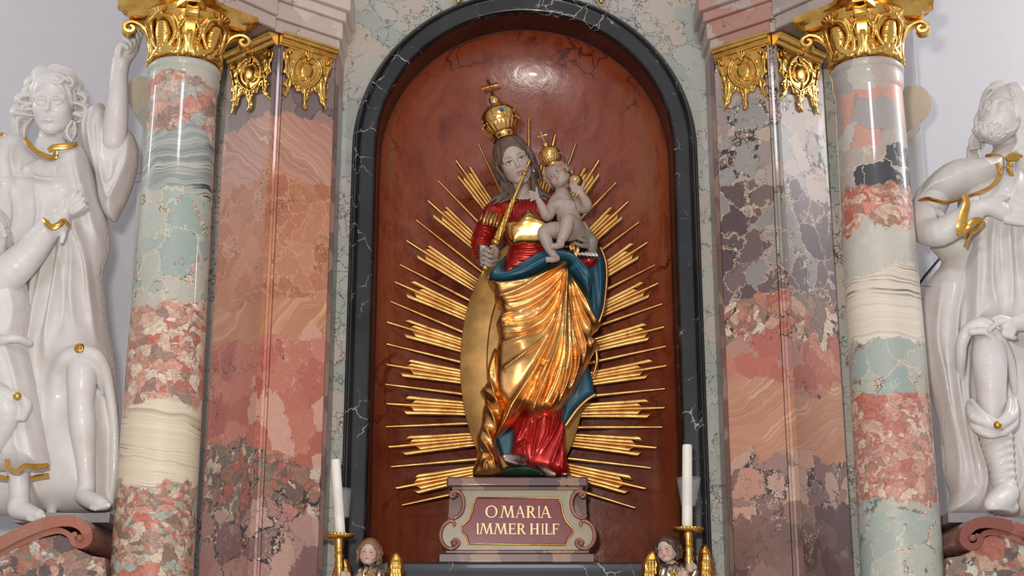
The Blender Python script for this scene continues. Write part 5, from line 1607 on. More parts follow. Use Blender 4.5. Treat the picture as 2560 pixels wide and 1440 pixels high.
# loin cloth and the cloth he sits on
s = Sculpt(.0026)
s.chain([(1392, 568, -.13, 4), (1404, 562, -.16, 3.5), (1420, 566, -.15, 3)], .003, 3)
s.chain([(1440, 560, -.13, 3.5), (1452, 562, -.12, 5), (1456, 576, -.1, 5)], .003, 3)
s.build('loin_cloth', M['gold_drape'], KID)
s = Sculpt(.0028)
s.relief([(1412, 612), (1432, 596), (1452, 590), (1462, 606), (1456, 624), (1448, 650), (1444, 666), (1430, 650), (1404, 626)], -.02, .05, .03, .05, [([(1440, 604), (1432, 640)], 3, .012), ([(1450, 606), (1444, 656)], 3, .012), ([(1428, 610), (1420, 632)], 3, .012)], [], 2)
s.build('seat_cloth', M['gold_drape'], KID)
gold_crown('mitre_crown', (1386, 418), (1351, 330), -.09, .62, 'small gilded crown with slender cross on the child', 0, False, True)
# orb
ob = P(1437, 455, -.1); om = mpp(1437, 455, -.1)
orb = empty('golden_orb', ob, 'round golden orb under the child hand', 'orb')
MB().ball(ob, 20.5 * om, 32, 20).build('globe', M['gold_crown'], orb, smooth=True)
mb = MB(); mb.tube([P(1431, 436, -.1), P(1426, 424, -.1), P(1421, 410, -.1)], .0032, 8); mb.ball(P(1421, 409, -.1), .006, 10, 8); mb.tube([P(1434, 436, -.1), P(1424, 414, -.1)], .002, 6)
mb.build('broken_stem', M['gold_drape'], orb, smooth=True)
# ------------------------------------------------------------------ gilded capitals of the piers
MML = dict(M=lambda a, b, Y: (a * .001, Y, -b * .001), mp=lambda *a: .001)


def zc(zx, zy_): return ((zx - 1590) * .42, (zy_ - 365 - .382 * (zx - 1600)) * .453)


def pier_capital_meshes():
    out = {}
    # moulding along the top
    mb = MB()
    prof = [(-.001, .0), (.052, .0), (.055, -.003), (.055, -.010), (.052, -.013), (.047, -.013), (.045, -.016), (.042, -.022), (.036, -.027), (.031, -.029), (.031, -.034), (.027, -.035), (.024, -.040), (.018, -.046), (.015, -.048), (.015, -.053), (-.001, -.056)]
    mb.rings([[(u, -w, v) for w, v in prof] for u in (-.022, .293)])
    out['top_moulding'] = (mb.v, mb.f)
    s = Sculpt(.003, **MML)
    o = [(1612, 520), (1588, 600), (1612, 690), (1598, 760), (1640, 800), (1650, 850), (1596, 905), (1650, 925), (1645, 980), (1606, 1010), (1588, 1062), (1652, 1040), (1690, 1000), (1740, 945), (1790, 955), (1800, 1015), (1850, 1020), (1880, 1060), (1878, 1150), (1900, 1210), (1952, 1232), (1962, 1185), (1930, 1160), (1948, 1090), (1985, 1050), (2022, 1030), (2060, 1060), (2096, 1090), (2118, 1170), (2168, 1220), (2200, 1284), (2218, 1236), (2190, 1190), (2220, 1130), (2190, 1080), (2228, 1010), (2208, 940), (2248, 890), (2258, 800), (2240, 720), (2200, 680), (1900, 560)]
    s.relief([zc(*a) for a in o], -.002, .011, .012, .0015, [], [], 3, .004)
    def tb(pts, r0, r1, Y0=-.014, Y1=-.014, k=.004):
        n = len(pts)
        s.chain([(*zc(*p_), Y0 + (Y1 - Y0) * i / (n - 1), r0 + (r1 - r0) * i / (n - 1)) for i, p_ in enumerate(pts)], k, 4)
    # big C scrolls round the cartouche
    tb([(1960, 640), (1860, 618), (1770, 668), (1722, 760), (1738, 860), (1800, 935), (1880, 985)], 7, 6, -.016, -.014)
    tb([(1960, 650), (2050, 712), (2104, 810), (2090, 900), (2010, 965), (1900, 1000)], 7.5, 6, -.018, -.014)
    tb([(1925, 720), (1840, 700), (1795, 760), (1800, 840), (1850, 895), (1905, 880)], 4.2, 3.2, -.018, -.018)
    tb([(1925, 715), (2000, 750), (2030, 820), (2010, 890), (1950, 915)], 4.2, 3.2, -.018, -.018)
    tb([(1900, 900), (1925, 860), (1945, 920), (1920, 1000)], 4.5, 5, -.02, -.016)
    # shell crest
    for dx in (-34, -12, 12, 34): tb([(1935 + dx * .5, 690), (1932 + dx, 620), (1930 + dx * 1.6, 570 + abs(dx) * .6)], 3.4, 4.2, -.02, -.022)
    # leaves
    for pts in ([(1650, 600), (1660, 700), (1720, 770)], [(1625, 640), (1640, 780), (1690, 860)], [(1700, 860), (1690, 960), (1604, 1045)], [(1680, 800), (1650, 900), (1604, 905)], [(1720, 880), (1760, 930), (1800, 1010)], [(1905, 1000), (1895, 1110), (1935, 1215)], [(1960, 1000), (1925, 1100), (1890, 1180)], [(2010, 960), (2040, 1010), (2070, 1060)],
                [(2130, 880), (2120, 1020), (2150, 1130), (2200, 1270)], [(2190, 900), (2170, 1020), (2200, 1120)], [(2230, 800), (2190, 920), (2210, 1000)], [(2150, 960), (2170, 1100), (2190, 1200)], [(1640, 900), (1660, 960), (1620, 1000)], [(2230, 740), (2246, 840), (2190, 930)]):
        tb(pts, 7, 3, -.012, -.012)
    for pts in ([(1760, 700), (1700, 640), (1640, 640)], [(1740, 800), (1690, 800), (1650, 760)], [(1770, 900), (1720, 930), (1690, 910)], [(2090, 780), (2140, 800), (2180, 840)], [(2100, 860), (2150, 880), (2180, 930)], [(2060, 920), (2110, 960), (2130, 1010)], [(1830, 950), (1820, 990), (1850, 1020)], [(1990, 980), (2000, 1020), (1970, 1060)], [(2040, 700), (2090, 690), (2120, 730)],
                [(1920, 1040), (1960, 1080), (1930, 1130)], [(2140, 1040), (2200, 1050), (2222, 1010)], [(2150, 1140), (2200, 1150), (2215, 1125)], [(1650, 860), (1620, 880), (1600, 905)], [(1690, 980), (1660, 1020), (1650, 1040)], [(1880, 640), (1830, 660), (1800, 700)]):
        tb(pts, 4.4, 2.4, -.014, -.013, .0025)
    # bead string
    for i in range(18):
        a = math.pi * (1.0 + 1.0 * i / 17); q = (1915 + 205 * math.cos(a), 830 - 205 * math.sin(a) + (1915 + 205 * math.cos(a) - 1915) * .25)
        s.ball((*zc(*q), -.014, 4), .002)
    v, q = s.arrays(); out['acanthus_plate'] = (relax_mesh(v, q, 1), q)
    s = Sculpt(.003, **MML); s.relief([zc(1912 + 92 * math.cos(a), 805 + 92 * math.sin(a) + 20 * math.cos(a)) for a in [2 * math.pi * i / 16 for i in range(16)]], -.012, .014, .03, .003, [], [], 3)
    v, q = s.arrays(); out['cartouche_boss'] = (v, q)
    for nm, ctr, dr in (('volute', (1668, 562), 1), ('volute.001', (2196, 752), -1)):
        s = Sculpt(.0026, **MML); pts = []
        for i in range(16):
            a = i / 15 * 2.6 * math.pi; r_ = 46 * (1 - .8 * i / 15)
            p_ = zc(ctr[0] + dr * r_ * math.cos(a + 2.5), ctr[1] + r_ * math.sin(a + 2.5)); pts.append((*p_, -.016 - .008 * i / 15, 4.6))
        s.chain(pts, .003); s.ball((*zc(*ctr), -.024, 6), .003)
        v, q = s.arrays(); out[nm] = (v, q)
    return out


PCM = {}
for k_, (v, f) in pier_capital_meshes().items():
    o = mk(k_, v, f, M['gold_cap'], None, True, sharp=24 if k_ == 'top_moulding' else None)
    PCM[k_] = o.data; bpy.data.objects.remove(o)


def place_set(root, Mx, meshes):
    root.matrix_world = Mx
    for nm, me in meshes.items():
        o = bpy.data.objects.new(nm.split('.')[0], me); COL.objects.link(o); o.parent = root


def frame(org, u, w, su=1.0):
    m = Matrix.Identity(4)
    for i in range(3):
        m[i][0] = u[i] * su; m[i][1] = -w[i]; m[i][2] = (0, 0, 1)[i]; m[i][3] = org[i]
    return m


for sgn in (-1, 1):
    nm = 'left' if sgn < 0 else 'right'
    t = np.array([-sgn * .214, .176, 0]); t /= np.linalg.norm(t); w = np.array([-sgn * .176, -.214, 0]); w /= np.linalg.norm(w)
    r = empty('gilded_pilaster_capital', (0, 0, 0), 'gilded rocaille capital on the inner face of the %s pier' % ('orange' if sgn < 0 else 'mauve'), 'capital', 'gilded pier capitals')
    place_set(r, frame((X0 + sgn * 1.112 + w[0] * .002, -.384 + w[1] * .002, Z_ARC + .002), t, w, .93), PCM)
    t = np.array([sgn * .256, .238, 0]); t /= np.linalg.norm(t); w = np.array([sgn * .238, -.256, 0]); w /= np.linalg.norm(w)
    r = empty('gilded_pilaster_capital', (0, 0, 0), 'gilded rocaille capital on the outer face of the %s pier, beside the column' % ('orange' if sgn < 0 else 'mauve'), 'capital', 'gilded pier capitals')
    place_set(r, frame((X0 + sgn * 1.146 + w[0] * .002, -.386 + w[1] * .002, Z_ARC + .002), t, w, 1.12), PCM)


# ------------------------------------------------------------------ gilded capitals of the columns
def rb(z): return float(np.interp(z, [0, .03, .1, .18, .25, .3], [.142, .138, .142, .158, .188, .2]))


def col_capital_meshes():
    out = {}
    mb = MB().lathe([(.13, 0)] + [(rb(z), z) for z in np.linspace(0, .26, 14)] + [(.1, .26)], 64)
    out['bell'] = (mb.v, mb.f)
    # concave abacus with cut corners
    def aba(R0, cut, dep):
        pts = []
        for k in range(4):
            a = k * math.pi / 2
            c0 = np.array([math.cos(a), math.sin(a)]); tt = np.array([-c0[1], c0[0]])
            A = c0 * R0 + tt * cut; nx = np.array([-c0[1], c0[0]]) * R0 + c0 * cut
            pts += [c0 * R0 - tt * cut, A]
            for i in range(1, 10):
                q = i / 10; p_ = A + (nx - A) * q
                pts.append(p_ - p_ / np.linalg.norm(p_) * dep * math.sin(math.pi * q))
        return pts
    mb = MB(); rings = []
    for R0, z in ((.235, .236), (.25, .240), (.252, .262), (.262, .272), (.272, .276), (.285, .292), (.3, .300), (.304, .318), (.30, .326), (.2, .328)):
        rings.append([(x, y, z) for x, y in aba(R0, .03, .055)])
    mb.rings(rings); out['abacus'] = (mb.v, mb.f)
    for k in range(4):
        ca, sa = math.cos(k * math.pi / 2), math.sin(k * math.pi / 2)
        path = [(.150, .085), (.158, .13), (.176, .175), (.205, .205), (.238, .214), (.262, .2), (.268, .176), (.254, .158), (.234, .162), (.230, .182), (.244, .19)]
        pp = catmull([(a, b) for a, b in path], 5); n = len(pp); rings = []
        for i in range(n):
            tg = pp[min(i + 1, n - 1)] - pp[max(i - 1, 0)]; tg /= np.linalg.norm(tg); nn = np.array([-tg[1], tg[0]])
            wd = .019 + .012 * min(1, i / n * 1.4)
            rr = []
            for (dn, dw) in ((.006, -wd), (.011, -wd * .8), (.006, 0), (.011, wd * .8), (.006, wd), (-.006, wd), (-.006, -wd)):
                p_ = pp[i] + nn * dn
                rr.append((p_[0] * ca - dw * sa, p_[0] * sa + dw * ca, p_[1]))
            rings.append(rr)
        mb = MB().rings(rings); out['corner_volute.%03d' % k] = (mb.v, mb.f)
    # one rocaille face, wrapped round the bell; face centre at angle -90+45
    def wrap(a, b, Y):
        th = -math.pi / 4 + a * .001 / .16; z = b * .001; r_ = rb(z) - Y
        return (r_ * math.cos(th), r_ * math.sin(th), z)
    s = Sculpt(.0034, M=wrap, mp=lambda *a: .001)
    def tb(pts, r0, r1, Y=-.008):
        n = len(pts); s.chain([(p_[0], p_[1], Y, r0 + (r1 - r0) * i / (n - 1)) for i, p_ in enumerate(pts)], .005, 4)
    tb([(0, 214), (-46, 200), (-62, 150), (-58, 96), (-28, 52), (8, 50), (24, 74), (6, 88)], 11, 7, -.014)
    tb([(6, 210), (48, 192), (64, 146), (62, 100), (42, 60), (4, 38)], 11, 11, -.014)
    tb([(-70, 30), (-40, 44), (0, 34), (40, 44), (70, 30)], 11, 11, -.01)
    tb([(-84, 10), (-50, 22), (-10, 14), (30, 20), (66, 12)], 13, 12, -.008)
    for g in (-1, 1):
        tb([(g * 78, 20), (g * 84, 80), (g * 80, 140), (g * 96, 180)], 13, 9, -.006)
        tb([(g * 100, 10), (g * 112, 60), (g * 104, 110)], 15, 8, -.01)
        tb([(g * 72, 120), (g * 76, 170), (g * 60, 206)], 8, 6, -.01)
        tb([(g * 120, 20), (g * 126, 70), (g * 120, 130)], 12, 8, -.012)
    for dx in (-16, -5, 5, 16): tb([(dx * .6, 196), (dx, 220), (dx * 1.8, 240)], 5, 6, -.02)
    tb([(22, 120), (34, 100), (28, 70)], 6, 4, -.02)
    for i in range(6): s.ball((-92 + i * 3, 60 + i * 18, -.016, 6), .004)
    for g in (-1, 1):
        tb([(g * 90, 150), (g * 104, 186), (g * 92, 214), (g * 78, 200)], 7, 4, -.014)
        tb([(g * 12, 60), (g * 24, 40), (g * 44, 26), (g * 52, 10)], 7, 5, -.018)
    v, q = s.arrays(); fv = (relax_mesh(v, q, 1), q)
    s = Sculpt(.003, M=wrap, mp=lambda *a: .001)
    s.chain([(-4, 86, .008, 34), (0, 130, .012, 44), (2, 172, .006, 32)], .02, 3)
    bv = s.arrays()
    for k in range(4):
        Rz = np.array(Matrix.Rotation(k * math.pi / 2, 3, 'Z'))
        out['rocaille_face.%03d' % k] = (fv[0] @ Rz.T, fv[1]); out['cartouche_boss.%03d' % k] = (bv[0] @ Rz.T, bv[1])
    return out


CCM = {}
for k_, (v, f) in col_capital_meshes().items():
    o = mk(k_, v, f, M['gold_cap'], None, True, sharp=None if k_[:4] in ('roca', 'cart') else 40)
    CCM[k_] = o.data; bpy.data.objects.remove(o)
for sgn in (-1, 1):
    L = sgn < 0
    zt = zy(150, 457 if L else 2165, -.79) + .022
    r = empty('gilded_column_capital', (0, 0, 0), 'bright gilded volute capital on top of the %s column' % ('green grey' if L else 'right hand mottled'), 'capital', 'gilded column capitals')
    place_set(r, Matrix.Translation((X0 + sgn * 1.487, -.65, zt)) @ Matrix.Rotation(R(-90 + (17 if L else -17)), 4, 'Z') @ Matrix.Diagonal((1, 1, .845, 1)), CCM)

# two gilded ornament tips that hang into view above the arch
for px, lab in ((1143, 'gilded leaf tip hanging in above the arch on the left'), (1500, 'gilded leaf tip hanging in above the arch on the right')):
    s = Sculpt(.0026)
    s.chain([(px, -40, -.05, 12), (px - 2, -16, -.06, 9), (px + 3, 4, -.06, 5)], .004, 3)
    s.chain([(px + 4, -40, -.05, 9), (px + 10, -14, -.055, 7), (px + 6, 0, -.06, 4)], .004, 3)
    o = s.build('gilded_leaf_tip', M['gold_cap'])
    tag(o, lab, 'ornament', 'gilded ornament tips')
# the white statues stand on the slabs of the consoles
Z_SLAB = float(P(100, 1283, -.6)[2]) + .001
stand = lambda X, Y, Z: np.where(Y > -.615, Z_SLAB - Z, Z_SLAB - .012 - Z) + 0 * X
# ------------------------------------------------------------------ white angel on the left
YA = -.45
ANG = empty('guardian_angel', P(170, 1280, -.45), 'large white guardian angel statue pointing upward beside the left column', 'statue')
m_ = mpp(132, 252, -.47)
ah, ahf = place_head('head', 'adult', P(135, 258, -.5), 160 * m_, (17, -1, 4), M['white'], ANG)
s = Sculpt(.0046)
s.chain([(133, 310, -.46, 34), (130, 350, -.45, 35), (128, 385, -.45, 52)], .02)
s.build('neck', M['white'], ah)


def lock(s, pts, r, n=5, gap=.42, k=.0022, seed=0):
    """a curl made of a few parallel ribs"""
    q = catmull(pts, 6)
    for j in range(n):
        o = (j - (n - 1) / 2) * gap * r
        out = []
        for i, p in enumerate(q):
            t = q[min(i + 1, len(q) - 1)][:2] - q[max(i - 1, 0)][:2]; t = t / (np.hypot(*t) + 1e-6)
            f = math.sin(math.pi * (.12 + .8 * i / (len(q) - 1)))
            out.append((p[0] - t[1] * o * f, p[1] + t[0] * o * f, p[2] - .0012 * (1 - abs(j - (n - 1) / 2)) * r, r * (.16 + .30 * f)))
        s.chain(out, k)


s = Sculpt(.0034)
hair_cap(s, ahf, .26)
for pts, r in (([(118, 188, -.585), (104, 196, -.59), (94, 212, -.58), (90, 232, -.565)], 9), ([(122, 184, -.58), (140, 186, -.60), (158, 192, -.605), (172, 204, -.6)], 9), ([(116, 180, -.56), (134, 172, -.55), (156, 176, -.55), (176, 188, -.55)], 10), ([(110, 186, -.57), (94, 190, -.56), (84, 202, -.55)], 9), ([(120, 190, -.56), (140, 178, -.57), (165, 182, -.57), (184, 198, -.55), (190, 222, -.53)], 12),
               ([(150, 200, -.60), (170, 194, -.60), (182, 204, -.59), (178, 216, -.58), (170, 212, -.585)], 8),
               ([(112, 196, -.58), (128, 206, -.60), (150, 206, -.60), (160, 198, -.60)], 10),
               ([(130, 184, -.55), (104, 178, -.55), (92, 188, -.54), (96, 202, -.55)], 12), ([(105, 196, -.57), (92, 204, -.56), (88, 220, -.53)], 10),
               ([(100, 196, -.55), (80, 198, -.54), (70, 208, -.53), (78, 218, -.53), (96, 216, -.54)], 9),
               ([(94, 216, -.54), (74, 218, -.53), (66, 228, -.52), (78, 236, -.52), (94, 232, -.53)], 9),
               ([(92, 238, -.54), (62, 240, -.52), (47, 246, -.51), (52, 256, -.51), (74, 256, -.52)], 9),
               ([(90, 256, -.53), (68, 262, -.52), (54, 268, -.51)], 8), ([(92, 272, -.53), (60, 274, -.51), (40, 272, -.5), (38, 282, -.5), (62, 286, -.51), (92, 290, -.52)], 9),
               ([(92, 290, -.51), (60, 290, -.49), (44, 302, -.47), (44, 330, -.45), (52, 352, -.45)], 12), ([(80, 296, -.49), (62, 318, -.46), (60, 350, -.45)], 10),
               ([(184, 196, -.52), (196, 210, -.5), (196, 226, -.5), (186, 238, -.51)], 9), ([(184, 232, -.52), (200, 236, -.51), (213, 244, -.5), (208, 256, -.5), (188, 256, -.52)], 9),
               ([(184, 258, -.52), (204, 262, -.51), (215, 274, -.5), (204, 284, -.5), (186, 280, -.52)], 9), ([(182, 284, -.52), (204, 292, -.5), (210, 300, -.49), (192, 306, -.5)], 8),
               ([(180, 302, -.5), (168, 320, -.49), (168, 338, -.49), (180, 354, -.49)], 10), ([(186, 302, -.48), (188, 326, -.47), (184, 346, -.47)], 8)):
    lock(s, pts, r)
s.build('hair', M['white'], ah)

# robe
s = Sculpt(.0052)
rob = [(-112, 640), (-108, 520), (-84, 430), (-52, 382), (-16, 356), (30, 346), (62, 344), (86, 372), (118, 392), (142, 396), (190, 364), (222, 380), (240, 440), (252, 500), (268, 545), (276, 600), (270, 640), (258, 680), (262, 740), (270, 820), (284, 880), (292, 960), (297, 1060), (294, 1150), (286, 1230), (278, 1278), (180, 1284), (-60, 1290), (-86, 1240), (-96, 1100), (-104, 860)]
rf = [([(68, 360), (60, 420), (76, 490)], 9, .02), ([(30, 360), (22, 430), (40, 500)], 8, .02), ([(142, 398), (120, 440), (84, 470)], 9, .012), ([(205, 380), (215, 450), (240, 540), (262, 620)], 10, .03),
      ([(198, 520), (214, 590), (236, 690), (250, 800), (262, 880)], 10, .03), ([(190, 560), (182, 640), (170, 720), (150, 840), (146, 910)], 11, .03), ([(200, 560), (206, 660), (204, 760), (214, 840)], 8, .018),
      ([(150, 580), (142, 680), (120, 800), (100, 920), (96, 1050)], 11, .03), ([(118, 620), (110, 760), (84, 880), (76, 980)], 9, .024), ([(80, 720), (86, 860), (110, 960), (120, 1080)], 9, .02),
      ([(240, 640), (252, 740), (262, 830)], 6, -.014), ([(168, 600), (160, 720), (132, 860)], 6, -.014), ([(222, 620), (232, 740)], 6, -.014),
      ([(130, 1000), (110, 1100), (118, 1200), (128, 1278)], 12, .035), ([(255, 960), (262, 1080), (258, 1200)], 10, .025), ([(270, 900), (284, 1000), (288, 1120)], 9, .02), ([(100, 440), (120, 480), (180, 490)], 8, .012)]
rf = [(f[0], f[1], f[2] * 1.35, *f[3:]) for f in rf] + [([(20, 492), (80, 478), (150, 486), (205, 470)], 6, .014), ([(0, 470), (10, 410), (40, 372)], 6, .016), ([(100, 400), (92, 440), (100, 480)], 5, .012), ([(160, 410), (170, 450), (160, 486)], 6, .012), ([(60, 500), (70, 560), (60, 620)], 7, .018), ([(120, 500), (126, 560), (116, 620)], 7, .018), ([(225, 470), (222, 540), (232, 600)], 5, -.014), ([(176, 640), (186, 760), (180, 860)], 6, -.016)]
s.relief(rob, YA, .17, .16, .12, rf, [(205, 900, 60, 60, .05), (110, 470, 60, 50, .02)], 3, fade=.03)
# cloth gathered above the bare leg
s.chain([(200, 878, -.68, 16), (168, 892, -.67, 18), (146, 930, -.63, 17), (134, 1000, -.6, 14), (128, 1080, -.58, 13), (134, 1180, -.56, 13), (130, 1250, -.54, 13), (128, 1296, -.52, 12)], .03, 4)
s.chain([(206, 878, -.68, 16), (238, 888, -.67, 18), (262, 926, -.63, 16), (276, 990, -.58, 13), (286, 1080, -.54, 12), (284, 1180, -.52, 12), (274, 1256, -.5, 11)], .03, 4)
s.chain([(196, 890, -.67, 11), (172, 930, -.65, 9), (156, 990, -.60, 4)], .02, 4); s.chain([(210, 890, -.67, 11), (232, 920, -.66, 10), (254, 980, -.58, 4)], .02, 4)
s.chain([(190, 886, -.68, 9), (160, 904, -.67, 8), (140, 956, -.60, 4)], .02, 4); s.chain([(214, 884, -.68, 9), (246, 902, -.67, 8), (266, 956, -.58, 4)], .02, 4)
s.cut(stand)
s.build('robe', M['white'], ANG)
# bare leg and foot
s = Sculpt(.0042)
s.chain([(204, 905, -.63, 38), (204, 950, -.655, 37), (202, 1010, -.635, 33), (206, 1060, -.62, 34), (212, 1130, -.605, 27), (216, 1190, -.6, 22), (216, 1226, -.605, 23)], .015, 3)
s.chain([(208, 1240, -.6, 22), (226, 1250, -.66, 22), (250, 1258, -.71, 19), (264, 1262, -.73, 13)], .012, 3)
for i in range(5): s.chain([(256 - i * 7, 1262 + i * 2, -.735 + i * .006, 7.5 - i * .5), (271 - i * 8, 1263 + i * 2.6, -.755 + i * .006, 7 - i * .6)], .003)
s.cut(stand)
s.build('leg', M['white'], ANG)
# sleeve thrown back from the raised arm
s = Sculpt(.0046)
sl = [(205, 306), (226, 276), (252, 262), (264, 268), (286, 320), (312, 316), (334, 338), (346, 372), (344, 410), (334, 452), (318, 496), (300, 530), (286, 554), (264, 540), (248, 500), (240, 440), (222, 400), (206, 360)]
sf = [([(258, 272), (236, 320), (242, 400), (252, 470)], 8, .025), ([(258, 280), (222, 306), (214, 360)], 7, .02), ([(262, 290), (256, 380), (268, 470)], 7, .018), ([(330, 360), (326, 420), (300, 490), (282, 530)], 9, .028), ([(260, 420), (276, 480), (298, 460), (316, 400)], 7, .02), ([(268, 460), (284, 510), (310, 470)], 6, .018), ([(248, 330), (262, 440)], 5, -.012), ([(290, 410), (288, 470)], 8, -.02)]
s.relief(sl, YA - .02, .09, .07, .09, sf, [], 3, fade=.02)
s.build('sleeve', M['white'], ANG)
# raised forearm and pointing hand
s = Sculpt(.0034)
s.chain([(286, 352, -.54, 30), (290, 300, -.55, 30), (294, 240, -.55, 26.5), (298, 190, -.55, 22), (300, 165, -.55, 21)], .012, 3)
s.build('forearm', M['white'], ANG)
s = Sculpt(.0028)
s.chain([(300, 176, -.55, 21.5), (304, 154, -.55, 21)], .012)
s.chain([(306, 152, -.55, 19), (322, 134, -.545, 18), (336, 122, -.54, 12)], .012, 2); s.chain([(296, 150, -.565, 13), (306, 132, -.565, 12), (324, 124, -.56, 11)], .012, 2)
for pts in (((338, 124, -.54, 9.5), (348, 94, -.54, 8.5), (355, 68, -.55, 7), (358, 52, -.555, 5)), ((334, 122, -.555, 9.5), (341, 94, -.575, 8.5), (333, 73, -.585, 7.2), (325, 59, -.585, 5.4)),
            ((327, 124, -.57, 9.5), (333, 102, -.59, 8.5), (320, 84, -.6, 7.2), (311, 73, -.595, 5.4)), ((320, 128, -.58, 9), (325, 110, -.6, 8), (314, 95, -.605, 6.8), (310, 82, -.6, 5.2)),
            ((296, 152, -.57, 11), (296, 132, -.595, 9.5), (302, 114, -.61, 8), (312, 112, -.615, 7), (319, 120, -.615, 5.6))):
    s.chain(list(pts), .003, 4)
s.build('pointing_hand', M['white'], ANG)


def ribbon(name, pts, w, parent, mat=None, t=.005, sub=6, smooth=True):
    """flat band: points (px,py,Y), half width px measured across the band in the picture plane"""
    q = catmull(pts, sub); n = len(q); rings = []
    ww = [w] * n if np.isscalar(w) else np.interp(np.linspace(0, 1, n), np.linspace(0, 1, len(w)), w)
    for i in range(n):
        tg = q[min(i + 1, n - 1)][:2] - q[max(i - 1, 0)][:2]; tg /= np.hypot(*tg) + 1e-9
        nx, ny = -tg[1] * ww[i], tg[0] * ww[i]
        a, b, mm = P(q[i][0] + nx, q[i][1] + ny, q[i][2]), P(q[i][0] - nx, q[i][1] - ny, q[i][2]), P(q[i][0], q[i][1], q[i][2] - t)
        rings.append([a + (0, .004, 0), a + (0, -t * .5, 0), mm + (0, -t * .5, 0), b + (0, -t * .5, 0), b + (0, .004, 0)])
    return MB().rings(rings).build(name, mat or M['trimgold'], parent, smooth=True, sharp=50)


ribbon('collar_trim', [(62, 346, -.585), (76, 364, -.605), (92, 380, -.615), (112, 389, -.62), (128, 394, -.62), (138, 390, -.622), (140, 378, -.622)], 6.5, ANG)
ribbon('collar_trim', [(120, 376, -.615), (134, 368, -.618), (156, 366, -.612), (176, 364, -.6), (194, 359, -.58)], [5, 6.5, 7, 6.5, 5], ANG)
ribbon('sleeve_trim', [(-20, 330, -.5), (0, 338, -.5), (10, 340, -.5), (20, 350, -.49)], 7, ANG)
s = Sculpt(.003); s.ball((199, 872, -.70, 14), .004); s.chain([(192, 872, -.715, 3.5), (199, 864, -.72, 3.5), (207, 872, -.72, 3.5), (200, 879, -.72, 3.5), (196, 872, -.725, 3.5)], .002, 4)
s.build('gilt_button', M['trimgold'], ANG)

# ------------------------------------------------------------------ boy with praying hands
BOY = empty('praying_boy', P(40, 1300, -.68), 'small white boy statue with praying hands in front of the angel', 'statue')
bm = mpp(0, 590, -.68)
bh, bhf = place_head('head', 'baby', P(-38, 590, -.7), 158 * bm, (-14, 6, 66), M['white'], BOY)
s = Sculpt(.0042)
head_hair(s, bhf, 158 * bm, 21, n=8, vol=.36, rr=.06, amp=.04, low=-.25)
s.build('hair', M['white'], bh)
s = Sculpt(.005)
s.chain([(-50, 640, -.7, 50), (-40, 700, -.7, 62)], .03)
s.relief([(-116, 780), (-104, 710), (-70, 668), (-30, 656), (20, 668), (56, 690), (70, 730), (74, 790), (66, 850), (82, 930), (98, 1020), (112, 1100), (122, 1172), (60, 1180), (20, 1176), (-70, 1180), (-104, 1120), (-112, 940)], -.68, .13, .12, .1,
         [([(40, 720), (52, 790), (40, 850)], 9, .02), ([(30, 860), (60, 960), (84, 1080), (104, 1168)], 9, .026), ([(0, 860), (20, 960), (60, 1080), (70, 1160)], 9, .024), ([(60, 850), (84, 960), (104, 1080)], 7, .018), ([(-30, 880), (-10, 1000), (30, 1140)], 9, .02)], [(20, 700, 50, 50, .02)], 3, fade=.02)
s.chain([(-60, 852, -.78, 12), (0, 850, -.815, 12), (40, 846, -.81, 11), (72, 856, -.76, 10)], .02, 4)
s.build('tunic', M['white'], BOY)
s = Sculpt(.0042)
s.chain([(-20, 716, -.74, 50), (24, 680, -.77, 47), (66, 640, -.78, 41), (104, 594, -.78, 33), (134, 560, -.77, 27)], .02, 3)
s.chain([(128, 566, -.77, 31), (146, 556, -.77, 30)], .008)
s.chain([(146, 552, -.775, 12), (158, 580, -.77, 9), (154, 604, -.77, 6)], .01, 3)
s.build('sleeve', M['white'], BOY)
s = Sculpt(.0028)
s.chain([(146, 548, -.77, 24), (164, 526, -.775, 23), (176, 512, -.775, 18)], .012)
for i, (tip, mid) in enumerate((((190, 477), (180, 494)), ((202, 484), (190, 500)), ((209, 497), (196, 510)), ((210, 513), (196, 522)))):
    s.chain([(168 + i * 4, 508 + i * 7, -.80, 10), (*mid, -.81, 8.5), (*tip, -.805, 6)], .003, 3)
    s.chain([(172 + i * 4, 510 + i * 7, -.775, 10), (mid[0] + 5, mid[1] + 2, -.78, 8.5), (tip[0] + 4, tip[1] + 4, -.78, 6)], .003, 3)
s.chain([(152, 526, -.80, 11), (158, 506, -.815, 9), (163, 494, -.815, 6.5)], .005, 3)
s.build('praying_hands', M['white'], BOY)
s = Sculpt(.0042)
s.chain([(44, 1150, -.66, 30), (46, 1200, -.65, 26), (48, 1236, -.65, 24), (48, 1262, -.65, 26)], .012, 3)
s.chain([(46, 1272, -.65, 26), (74, 1282, -.69, 21), (98, 1288, -.73, 15)], .012, 3)
for i in range(4): s.chain([(96 - i * 8, 1288 + i * 3, -.735 + i * .005, 7), (110 - i * 9, 1291 + i * 3, -.75 + i * .005, 6)], .003)
s.build('standing_leg', M['white'], BOY)
s = Sculpt(.0042)
s.chain([(-60, 980, -.74, 50), (-10, 1000, -.84, 44), (18, 1022, -.86, 34), (6, 1070, -.82, 30), (-24, 1130, -.78, 26)], .015, 3)
s.chain([(20, 985, -.87, 12), (46, 990, -.88, 11), (66, 1010, -.87, 14), (56, 1042, -.85, 12)], .012, 3)
s.chain([(-40, 960, -.83, 14), (0, 980, -.88, 13), (40, 992, -.89, 9)], .01, 3)
s.build('raised_leg', M['white'], BOY)
s = Sculpt(.003); s.ball((43, 991, -.905, 11), .003); s.build('gilt_button', M['trimgold'], BOY)
